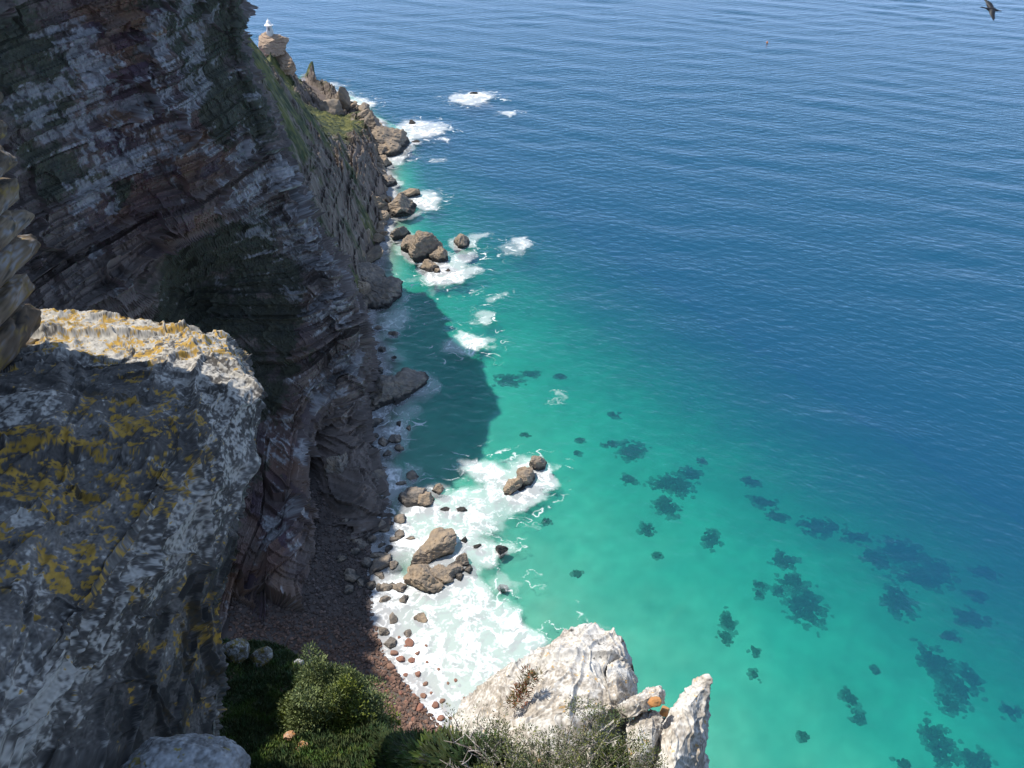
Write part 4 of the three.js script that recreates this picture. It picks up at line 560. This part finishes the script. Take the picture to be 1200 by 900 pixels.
// white sandstone crag on the brink
{
  const o = add(new THREE.Group(), 'white_crag'); tag(o, 'bleached white sandstone crag on the brink above the turquoise water', 'crag');
  const c0 = [0.738,194.167,-6.962]; { const c = [0.472,198.067,-4.456]; o.position.set(c[0], c[1], c[2]); o.scale.setScalar(0.64); }   // shaped at drawing size, set at its own
  const zones = () => ({ rock: [0.34, 0.30, 0.25], rock2: [0.48, 0.455, 0.41], crust: 0.45, yellow: 0.06, ycol: [0.42, 0.25, 0.07], dark: -0.07, ccol: [0.50, 0.48, 0.44] }), tone = lichenTone(1, zones);
  const put = (name, rows, nu, nv, s) => {
    const g = sheet(rows, nu, nv, (p) => 0.75 * crag(p, s, 0.7), (p) => tone(p), true, null, null, true); g.translate(-c0[0], -c0[1], -c0[2]); return add(new THREE.Mesh(g, rockMat), name, o);
  };
  // main block: rounded top, far edge and right cheek turn away
  put('main_block', [[[0,191.832,-8.974],[0.338,191.832,-8.974],[0.779,191.782,-9.185],[1.401,191.782,-9.185],[1.875,191.894,-9.019],[2.019,192.062,-8.647],[1.979,192.362,-8.123]],[[-0.028,193.117,-8.177],[0.311,193.251,-8.522],[0.717,193.313,-8.814],[1.233,193.441,-8.907],[1.638,193.477,-8.81],[1.837,193.443,-8.785],[2.008,192.887,-8.752]],[[-0.106,193.515,-7.601],[0.333,193.749,-7.895],[0.738,193.826,-8.074],[1.208,193.913,-8.137],[1.596,193.828,-8.199],[1.812,193.507,-8.337],[1.922,192.768,-8.418]],[[-0.126,193.845,-7.099],[0.32,193.975,-7.441],[0.704,194.11,-7.538],[1.162,194.096,-7.652],[1.469,193.922,-7.773],[1.637,193.609,-7.916],[1.81,192.771,-8.173]],[[-0.048,194.035,-6.619],[0.246,194.118,-6.926],[0.682,194.197,-7.108],[1.125,194.189,-7.225],[1.474,194.053,-7.374],[1.77,193.678,-7.596],[1.964,192.903,-7.898]],[[0,194.142,-6.202],[0.261,194.163,-6.465],[0.659,194.244,-6.647],[1.097,194.179,-6.847],[1.525,194.007,-7.093],[1.795,193.577,-7.399],[1.949,192.848,-7.734]],[[0.046,193.863,-5.876],[0.289,193.956,-5.944],[0.648,193.951,-6.188],[1.079,193.905,-6.401],[1.525,193.633,-6.821],[1.824,193.141,-7.329],[1.978,192.407,-7.661]],[[0.046,193.311,-5.352],[0.287,193.404,-5.419],[0.637,193.488,-5.604],[1.06,193.475,-5.841],[1.536,193.271,-6.188],[1.789,192.979,-6.47],[2.001,192.099,-6.943]]], 230, 260, 0.9);
  put('right_knob', [[[1.664,192.826,-8.46],[1.836,192.849,-8.477],[2.008,192.768,-8.418],[2.065,192.652,-8.333],[2.037,192.536,-8.249]],[[1.492,193.782,-7.918],[1.65,193.686,-8.096],[1.853,193.567,-8.133],[1.963,193.348,-8.097],[2.036,192.748,-8.156]],[[1.434,194.027,-7.478],[1.562,194.078,-7.516],[1.743,193.893,-7.628],[1.878,193.545,-7.746],[2.006,192.892,-8.014]],[[1.436,194.019,-7.225],[1.563,194.049,-7.248],[1.729,193.882,-7.373],[1.863,193.515,-7.601],[1.978,192.903,-7.898]],[[1.462,193.794,-7.062],[1.601,193.724,-7.135],[1.756,193.514,-7.353],[1.878,193.264,-7.543],[1.992,192.7,-7.874]]], 90, 90, 0.6);
  put('left_shoulder', [[[-0.897,191.578,-8.295],[-0.598,191.82,-8.471],[-0.299,192.002,-8.603],[0.074,192.239,-8.528],[0.316,192.536,-8.249]],[[-1.115,192.295,-7.579],[-0.724,192.836,-7.973],[-0.39,193.14,-8.194],[0,193.32,-8.325],[0.396,193.206,-8.489]],[[-1.101,192.862,-7.003],[-0.687,193.162,-7.345],[-0.333,193.394,-7.636],[0,193.588,-7.777],[0.333,193.695,-7.856]],[[-1.05,193.228,-6.527],[-0.63,193.407,-6.781],[-0.256,193.509,-7.102],[0.026,193.626,-7.31],[0.258,193.782,-7.424]],[[-0.991,193.272,-6.065],[-0.585,193.419,-6.295],[-0.221,193.57,-6.529],[0.025,193.696,-6.743],[0.225,193.784,-6.931]],[[-0.951,192.99,-5.613],[-0.547,193.182,-5.752],[-0.192,193.323,-5.978],[0.024,193.419,-6.171],[0.197,193.421,-6.42]]], 150, 140, 0.8);
  put('fallen_slab', [[[1.705,193.211,-7.503],[1.931,193.286,-7.558],[2.158,193.372,-7.621],[2.344,193.394,-7.636],[2.308,193.487,-7.457]],[[1.55,194.027,-7.108],[1.789,194.029,-7.233],[2.033,194.032,-7.359],[2.228,193.985,-7.448],[2.316,193.725,-7.506]],[[1.512,194.238,-6.89],[1.731,194.307,-6.94],[1.967,194.287,-7.049],[2.144,194.227,-7.13],[2.298,193.751,-7.402]],[[1.56,194.139,-6.818],[1.756,194.179,-6.847],[1.967,194.147,-6.948],[2.162,194.037,-7.115],[2.303,193.598,-7.414]]], 100, 60, 0.45);
  put('pointed_fin', [[[2.53,192.456,-6.955],[2.705,192.646,-7.341],[2.91,192.848,-7.734],[3.025,193.214,-7.877],[3.016,193.763,-7.658],[2.995,193.939,-7.538]],[[2.012,193.567,-6.403],[2.169,193.896,-6.889],[2.457,193.978,-7.196],[2.731,194.094,-7.403],[2.909,194.166,-7.456],[2.995,193.96,-7.553]],[[1.991,193.909,-5.91],[2.187,194.144,-6.451],[2.414,194.159,-6.833],[2.628,194.177,-7.093],[2.848,194.141,-7.314],[2.969,193.887,-7.5]],[[2.024,193.876,-5.638],[2.2,194.144,-6.08],[2.445,194.099,-6.542],[2.621,194.11,-6.797],[2.787,193.906,-7.02],[2.966,193.43,-7.292]],[[2.074,193.702,-5.389],[2.249,193.915,-5.79],[2.472,193.855,-6.241],[2.645,193.764,-6.546],[2.787,193.532,-6.748],[2.964,192.936,-7.057]],[[2.141,192.973,-4.859],[2.318,193.219,-5.284],[2.498,193.141,-5.599],[2.659,192.979,-5.852],[2.777,192.723,-6.037],[2.964,192.013,-6.386]]], 130, 170, 0.7);
  put('middle_boulder', [[[1.838,193.049,-7.386],[1.998,193.157,-7.464],[2.237,193.211,-7.503],[2.397,193.157,-7.464],[2.413,193.18,-7.234]],[[1.661,193.876,-6.875],[1.85,193.926,-7.034],[2.062,193.987,-7.078],[2.225,193.926,-7.034],[2.343,193.488,-7.087]],[[1.606,194.07,-6.521],[1.774,194.186,-6.605],[1.978,194.225,-6.633],[2.158,194.001,-6.718],[2.312,193.436,-6.926]],[[1.64,193.932,-6.297],[1.767,194.094,-6.291],[1.961,194.048,-6.381],[2.146,193.784,-6.56],[2.287,193.251,-6.791]],[[1.687,193.663,-6.102],[1.806,193.711,-6.137],[1.978,193.662,-6.225],[2.164,193.391,-6.399],[2.287,193.005,-6.612]]], 90, 90, 0.6);
  for (const [at, s] of [[[2.027,194.381,-6.932], 0.10], [[2.201,194.137,-6.941], 0.09]]) { const m = add(new THREE.Mesh(block(431 + s * 100, 12, [s, s * 0.7, s], { tone: () => [0.42, 0.20, 0.07] }), rockMat), 'lichen_knob', o); m.position.set(at[0] - c0[0], at[1] - c0[1], at[2] - c0[2]); }
}
// ================================================================ PLANTS
const leafMat = std({ vertexColors: true, roughness: 0.6, side: THREE.DoubleSide });
class Leaves {
  constructor(seed) { this.pos = []; this.col = []; this.idx = []; this.r = rng(seed); }
  leaf(p, dir, len, wid, c) {
    const r = this.r, n = new THREE.Vector3(dir[0], dir[1], dir[2]).normalize(), s = new THREE.Vector3(r() - 0.5, r() - 0.5, r() - 0.5).cross(n).normalize().multiplyScalar(wid / 2), b = this.pos.length / 3, up = new THREE.Vector3().crossVectors(n, s).normalize().multiplyScalar(wid * 0.18);
    const m = n.clone().multiplyScalar(len * 0.5), e = n.clone().multiplyScalar(len);
    this.pos.push(p[0], p[1], p[2], p[0] + m.x + s.x + up.x, p[1] + m.y + s.y + up.y, p[2] + m.z + s.z + up.z, p[0] + e.x, p[1] + e.y, p[2] + e.z, p[0] + m.x - s.x + up.x, p[1] + m.y - s.y + up.y, p[2] + m.z - s.z + up.z);
    for (let k = 0; k < 4; k++) this.col.push(c[0], c[1], c[2]);
    this.idx.push(b, b + 1, b + 2, b, b + 2, b + 3);
  }
  sprig(p, R, n, len, wid, c, up = 0.4, flat = 1) {   // leaves over a small rounded tuft
    const r = this.r;
    for (let i = 0; i < n; i++) {
      const a = r() * 6.283, z = r() * 1.6 - 0.6, q = Math.sqrt(Math.max(0, 1 - z * z)), d = [q * Math.cos(a), z, q * Math.sin(a)], k = R * (0.45 + 0.6 * Math.sqrt(r())), v = 0.65 + 0.7 * r();
      this.leaf([p[0] + d[0] * k, p[1] + d[1] * k * flat, p[2] + d[2] * k], [d[0] + (r() - 0.5) * 0.7, d[1] + up + (r() - 0.5) * 0.5, d[2] + (r() - 0.5) * 0.7], len * (0.7 + 0.6 * r()), wid, [c[0] * v, c[1] * v, c[2] * v]);
    }
  }
  mesh() { return new THREE.Mesh(meshOf(this.pos, this.idx, this.col), leafMat); }
}
function twig(list, a, b, ra, rb, bend, r, sides = 5) {
  const A = new THREE.Vector3(...a), B = new THREE.Vector3(...b), M = A.clone().lerp(B, 0.5).add(new THREE.Vector3((r() - 0.5) * bend, (r() - 0.3) * bend, (r() - 0.5) * bend)), cv = new THREE.QuadraticBezierCurve3(A, M, B), g = new THREE.TubeGeometry(cv, 6, 1, sides), p = g.attributes.position.array, n = 7;
  for (let i = 0; i < n; i++) { const c = cv.getPointAt(i / 6), R = mix(ra, rb, i / 6); for (let k = 0; k <= sides; k++) { const o = (i * (sides + 1) + k) * 3; p[o] = c.x + (p[o] - c.x) * R; p[o + 1] = c.y + (p[o + 1] - c.y) * R; p[o + 2] = c.z + (p[o + 2] - c.z) * R; } }
  g.deleteAttribute('uv'); list.push(g); return cv;
}
const barkMat = std({ color: lin(0.20, 0.17, 0.145), roughness: 0.95 }), deadMat = std({ color: lin(0.36, 0.33, 0.30), roughness: 0.95 });
function bush(name, at, R, H, seed, label, palette, opt = {}) {
  const { tufts = 120, leaves = 130, tr = 0.2, len = 0.055, wid = 0.02, lean = [0, 0] } = opt, r = rng(seed), o = add(new THREE.Group(), name); o.position.set(at[0], at[1], at[2]); tag(o, label, 'bush');
  const stems = [], limbs = [], L = new Leaves(seed + 1);
  twig(stems, [0, -0.3, 0], [0.05 + lean[0] * 0.5, H * 0.55, 0.02 + lean[1] * 0.5], 0.09, 0.05, 0.2, r, 7);
  for (let i = 0; i < tufts; i++) {
    const z = Math.pow(r(), 0.7), a = r() * 6.283, q = Math.sqrt(1 - z * z * 0.92), k = 0.72 + 0.34 * r(), lump = 1 + 0.28 * n3(Math.cos(a) * 1.7 + seed, z * 2, Math.sin(a) * 1.7);
    const p = [q * Math.cos(a) * R * k * lump + lean[0] * z, z * H * k * lump, q * Math.sin(a) * R * k * lump + lean[1] * z];
    if (i % 3 === 0) twig(limbs, [0.03, H * 0.25 * r() + 0.1, 0], p, 0.022, 0.007, 0.25, r, 4);
    const m = n3(p[0] * 1.1 / R + seed, p[1] * 1.1, p[2] * 1.1 / R), c = palette(m, r(), p), s = tr * (0.75 + 0.5 * r());
    for (let w = 0; w < 4; w++) L.sprig([p[0] + (r() - 0.5) * s, p[1] + w * s * 0.42 - s * 0.3, p[2] + (r() - 0.5) * s], s * (1 - w * 0.17), Math.round(leaves * (1 - w * 0.2) / 3), len, wid, c, 0.6);
  }
  add(new THREE.Mesh(mergeGeometries(stems), barkMat), 'trunk', o); add(new THREE.Mesh(mergeGeometries(limbs), barkMat), 'branches', o); add(L.mesh(), 'crown', o);
  return o;
}
const dark = (m, r) => (m > 0.28 ? [0.13 + 0.04 * r, 0.165 + 0.04 * r, 0.03] : [0.115 + 0.04 * r, 0.150 + 0.04 * r, 0.056 + 0.01 * r]);
const lime = (m, r) => [0.15 + 0.05 * r, 0.195 + 0.05 * r, 0.03];
bush('tall_bush', [-4.812,182.96,-12.59], 1.38, 3.35, 501, 'tall dense dark green bush on the brink of the grassy slope', dark, { tufts: 420, leaves: 210, tr: 0.24, len: 0.085, wid: 0.036 });
bush('lime_bush', [-3.711,184.557,-11.179], 0.5, 0.75, 502, 'low yellow-green bush at foot of the tall dark bush', lime, { tufts: 80, leaves: 170, tr: 0.19, len: 0.075, wid: 0.032 });
bush('lime_bush', [-4.83,183.072,-13.956], 0.42, 1.15, 503, 'yellow-green bush top growing behind the tall dark bush', lime, { tufts: 80, leaves: 170, tr: 0.2, len: 0.075, wid: 0.032 });
bush('grass_bush', [-4.818,185.885,-10.537], 0.5, 0.35, 504, 'bright low scrub in sunlit grass before the tall bush', lime, { tufts: 60, leaves: 130, tr: 0.17, len: 0.07, wid: 0.03 });
// tangled grey shrub in front of the white crag
{
  const o = add(new THREE.Group(), 'grey_shrub'), r = rng(601); tag(o, 'tangled shrub of bare grey twigs and sparse green leaves before the white crag', 'shrub');
  const c0 = [0.418,194.947,-5.304]; { const c = [0.268,198.566,-3.394]; o.position.set(c[0], c[1], c[2]); o.scale.setScalar(0.64); }
  const tips = [[-0.893,194.817,-6.075],[-0.732,194.888,-6.25],[-0.57,194.897,-5.886],[-0.447,194.871,-6.114],[-0.271,194.992,-5.831],[-0.111,194.964,-6.058],[0,195.104,-5.789],[0.164,195.004,-5.963],[0.32,195.146,-5.696],[0.489,195.062,-5.882],[0.609,195,-6.084],[0.693,195.181,-5.721],[0.869,195.115,-5.92],[1.014,194.933,-6.283],[1.137,194.906,-6.387],[1.251,194.98,-6.193],[1.076,195.173,-5.839],[1.303,195.097,-5.908],[1.438,195.181,-5.721],[1.598,195.146,-5.696],[1.688,195.173,-5.591],[1.776,195.2,-5.488],[-0.639,195.051,-5.627],[-0.317,195.104,-5.542],[0.104,195.217,-5.5],[0.517,195.296,-5.434],[0.931,195.338,-5.465],[1.358,195.2,-5.488],[-0.923,194.904,-5.767],[-0.225,194.888,-6.25],[-0.5,194.832,-6.333],[1.433,194.869,-6.36],[0.888,194.728,-6.628],[0.021,195.302,-5.562],[0.704,195.313,-5.446],[1.191,195.268,-5.537],[1.622,195.022,-5.976],[0.205,195.351,-5.35],[-0.103,195.213,-5.373],[-0.418,195.074,-5.396],[1.024,195.31,-5.32],[1.449,195.171,-5.343]];
  const L = new Leaves(602), tw = [], tw2 = [];
  tips.forEach((t, i) => {
    const p = [t[0] - c0[0], t[1] - c0[1], t[2] - c0[2]], root = [p[0] * 0.45 + (r() - 0.5) * 0.3, -0.35 + p[1] * 0.2, p[2] * 0.4], bare = t[0] < -0.35 && i % 2 === 0;
    const cv = twig(i % 2 ? tw : tw2, root, p, 0.016, 0.005, 0.35, r, 5);
    for (let k = 0; k < (bare ? 9 : 6); k++) { const s = cv.getPointAt(0.35 + 0.65 * r()), e = [s.x + (r() - 0.5) * 0.34, s.y + (r() - 0.2) * 0.24, s.z + (r() - 0.5) * 0.3]; twig(k % 2 ? tw : tw2, [s.x, s.y, s.z], e, 0.008, 0.003, 0.12, r, 4); if (!bare || r() < 0.25) L.sprig(e, 0.07 + 0.04 * r(), 26, 0.032, 0.012, r() < 0.25 ? [0.15, 0.17, 0.04] : [0.075 + 0.03 * r(), 0.095 + 0.03 * r(), 0.045], 0.6); }
    if (!bare) for (let k = 0; k < 5; k++) L.sprig([p[0] + (r() - 0.5) * 0.18, p[1] + (r() - 0.5) * 0.12, p[2] + (r() - 0.5) * 0.18], 0.09 + 0.05 * r(), 46, 0.034, 0.013, r() < 0.2 ? [0.16, 0.18, 0.03] : [0.06 + 0.03 * r(), 0.08 + 0.03 * r(), 0.036], 0.6);
  });
  add(new THREE.Mesh(mergeGeometries(tw), deadMat), 'twigs', o); add(new THREE.Mesh(mergeGeometries(tw2), barkMat), 'branches', o); add(L.mesh(), 'leaves', o);
}
// rust-red succulent in the cleft of the white crag
{
  const o = add(new THREE.Group(), 'red_plant'), at = [0.07,198.112,-4.41], L = new Leaves(611), G = new Leaves(612), r = rng(613); o.position.set(at[0], at[1], at[2]); o.scale.setScalar(0.64); tag(o, 'rust-red and green tuft growing in cleft of the white crag', 'plant');
  for (let i = 0; i < 26; i++) { const t = i / 25, p = [-0.08 + 0.26 * t + (r() - 0.5) * 0.16, -0.12 + 0.42 * t + (r() - 0.5) * 0.08, -0.15 - 0.25 * t]; (r() < 0.6 ? L : G).sprig(p, 0.06, 26, 0.085, 0.014, r() < 0.6 ? [0.26, 0.095, 0.045] : [0.19, 0.15, 0.06], 0.5); G.sprig(p, 0.05, 8, 0.07, 0.012, [0.12, 0.14, 0.03], 0.5); }
  add(L.mesh(), 'red_leaves', o); add(G.mesh(), 'green_leaves', o);
}
// ground cover of the near slope
{
  const L = new Leaves(620); L.sprig([0, 0, 0], 0.09, 28, 0.11, 0.024, [1, 1, 1], 0.9);
  const N = 20000, g = meshOf(L.pos, L.idx, L.col), im = new THREE.InstancedMesh(g, leafMat, N), M = new THREE.Matrix4(), Q = new THREE.Quaternion(), U = new THREE.Vector3(0, 1, 0), r = rng(621);
  for (let k = 0; k < N; k++) { const p = hillTop[Math.floor(r() * hillTop.length)], s = 0.6 + 0.9 * r(); M.compose(new THREE.Vector3(p[0] + (r() - 0.5) * 0.12, p[1] + 0.01, p[2] + (r() - 0.5) * 0.12), Q.setFromAxisAngle(U, r() * 6.28), new THREE.Vector3(s, s, s)); im.setMatrixAt(k, M); const y = n3(p[0] * 1.3, 3, p[2] * 1.3) > 0.15 ? 1.6 : 1; im.setColorAt(k, lin(0.045 * y * (0.7 + 0.6 * r()), 0.07 * y, 0.022)); }
  structure(im, 'ground_cover', 'stuff');
}

// ================================================================ LIGHTHOUSE, BIRD, BUOY
{
  const at = [-170.45,61.67,-620], o = add(new THREE.Group(), 'lighthouse'); o.position.set(at[0], at[1], at[2]); tag(o, 'small white lighthouse with conical cap on the far rock summit', 'lighthouse');
  const white = std({ color: lin(0.82, 0.82, 0.80), roughness: 0.6 }), pale = std({ color: lin(0.55, 0.58, 0.55), roughness: 0.7 }), lathe = (pts) => new THREE.LatheGeometry(pts.map(([a, b]) => new THREE.Vector2(a, b)), 28);
  add(new THREE.Mesh(lathe([[0, -4], [2.5, -4], [2.4, 0.3], [2.15, 0.5], [2.0, 3.0], [2.35, 3.2], [2.35, 3.5], [0, 3.5]]), pale), 'tower', o);
  const lant = add(new THREE.Mesh(lathe([[0, 3.4], [3.1, 3.5], [3.15, 3.8], [2.0, 4.6], [1.5, 5.6], [1.35, 6.2], [0.8, 6.9], [0.35, 7.2], [0.3, 7.9], [0, 8.0]]), white), 'cap', o);
  add(new THREE.Mesh(new THREE.BoxGeometry(1.0, 2.0, 0.2).translate(0.2, 1.5, 2.12), std({ color: lin(0.12, 0.13, 0.13), roughness: 0.6 })), 'door', o);
  const tone = (p) => { const f = fbm(p[0] / 3, p[1] / 2, p[2] / 3, 4), g = fbm(p[0], p[1], p[2], 3); return [0.33, 0.24, 0.17].map((v) => v * (1 + 0.5 * f + 0.4 * g)); };
  const rk = add(new THREE.Mesh(block(701, 16, [12, 11, 11], { tone, planes: 20, rough: 0.1, bed: 0.1, tilt: 0.1, crisp: true }), rockMat), 'summit_rock'); rk.position.set(at[0] + 1, at[1] - 8.5, at[2]); tag(rk, 'square tan rock tower carrying the white lighthouse', 'rock');
  const r2 = add(new THREE.Mesh(block(702, 14, [11, 12, 10], { tone, planes: 20, rough: 0.1, bed: 0.1, tilt: 0.1, crisp: true }), rockMat), 'summit_rock'); r2.position.set(at[0] + 7, at[1] - 24, at[2] + 2); tag(r2, 'dark crag stepping down from the lighthouse rock', 'rock');
}
{
  // cormorant in flight: body, outstretched neck, wings down and up
  const at = [18.966,197.61,-35.421], o = add(new THREE.Group(), 'flying_bird'); o.position.set(at[0], at[1], at[2]); tag(o, 'black long-necked seabird in level flight above open water', 'bird');
  const pos = [], idx = [], ring = (x, y, z, ry, rz) => { for (let k = 0; k < 12; k++) { const a = k / 12 * 6.2832; pos.push(x, y + Math.sin(a) * ry, z + Math.cos(a) * rz); } };
  const S = [[-0.475, 0.055, 0.004, 0.004], [-0.44, 0.056, 0.010, 0.009], [-0.40, 0.06, 0.022, 0.02], [-0.36, 0.06, 0.026, 0.023], [-0.31, 0.052, 0.02, 0.018], [-0.22, 0.036, 0.024, 0.022], [-0.14, 0.02, 0.045, 0.042], [-0.05, 0.0, 0.078, 0.075], [0.06, -0.005, 0.086, 0.082], [0.16, -0.012, 0.066, 0.066], [0.25, -0.022, 0.038, 0.045], [0.34, -0.03, 0.018, 0.05], [0.43, -0.035, 0.008, 0.045]];
  S.forEach((s) => ring(s[0], s[1], 0, s[2], s[3])); for (let i = 0; i < S.length - 1; i++) for (let k = 0; k < 12; k++) { const a = i * 12 + k, b = i * 12 + (k + 1) % 12; idx.push(a, b, a + 12, b, b + 12, a + 12); }
  // wings as thick tapering blades: [span, chord centre x, half chord, drop]
  for (const side of [-1, 1]) {
    const W = side > 0 ? [[0.03, 0.02, 0.13, 0], [0.16, 0.0, 0.13, -0.02], [0.30, -0.02, 0.105, -0.09], [0.42, 0.01, 0.075, -0.17], [0.52, 0.03, 0.02, -0.25]] : [[0.03, 0.03, 0.13, 0], [0.14, 0.0, 0.14, 0.05], [0.28, -0.03, 0.125, 0.12], [0.38, -0.10, 0.08, 0.16], [0.47, -0.19, 0.02, 0.18]];
    const b0 = pos.length / 3; for (const w of W) { const t = 0.012 * (1 - w[0]) + 0.002; pos.push(w[1] - w[2], w[3] + 0.02, side * w[0], w[1], w[3] + 0.02 + t * 2, side * w[0], w[1] + w[2], w[3] + 0.02, side * w[0], w[1], w[3] + 0.02 - t, side * w[0]); }
    for (let i = 0; i < W.length - 1; i++) for (let k = 0; k < 4; k++) { const a = b0 + i * 4 + k, b = b0 + i * 4 + (k + 1) % 4; if (side > 0) idx.push(a, b, a + 4, b, b + 4, a + 4); else idx.push(a, a + 4, b, b, a + 4, b + 4); }
    const e = b0 + (W.length - 1) * 4; idx.push(e, e + 1, e + 2, e, e + 2, e + 3);
  }
  add(new THREE.Mesh(meshOf(pos, idx), std({ color: lin(0.012, 0.012, 0.013), roughness: 0.6, side: THREE.DoubleSide })), 'body', o); o.rotation.set(0.15, -0.05, -0.04);
}
{
  const at = [244.68,0.3,-838.63], o = add(new THREE.Group(), 'marker_buoy'); o.position.set(at[0], at[1], at[2]); tag(o, 'tiny orange marker buoy floating far out on open water', 'buoy');
  add(new THREE.Mesh(new THREE.LatheGeometry([[0, -0.8], [0.7, -0.6], [1.0, 0], [0.8, 0.7], [0.3, 1.0], [0.2, 1.6], [0, 1.65]].map(([a, b]) => new THREE.Vector2(a, b)), 20), std({ color: lin(0.6, 0.2, 0.06), roughness: 0.5 })), 'float', o);
  add(new THREE.Mesh(new THREE.CylinderGeometry(0.06, 0.06, 1.2, 8).translate(0, 2.1, 0), std({ color: lin(0.3, 0.3, 0.3), roughness: 0.5 })), 'mast', o);
}

renderer.render(scene, camera);
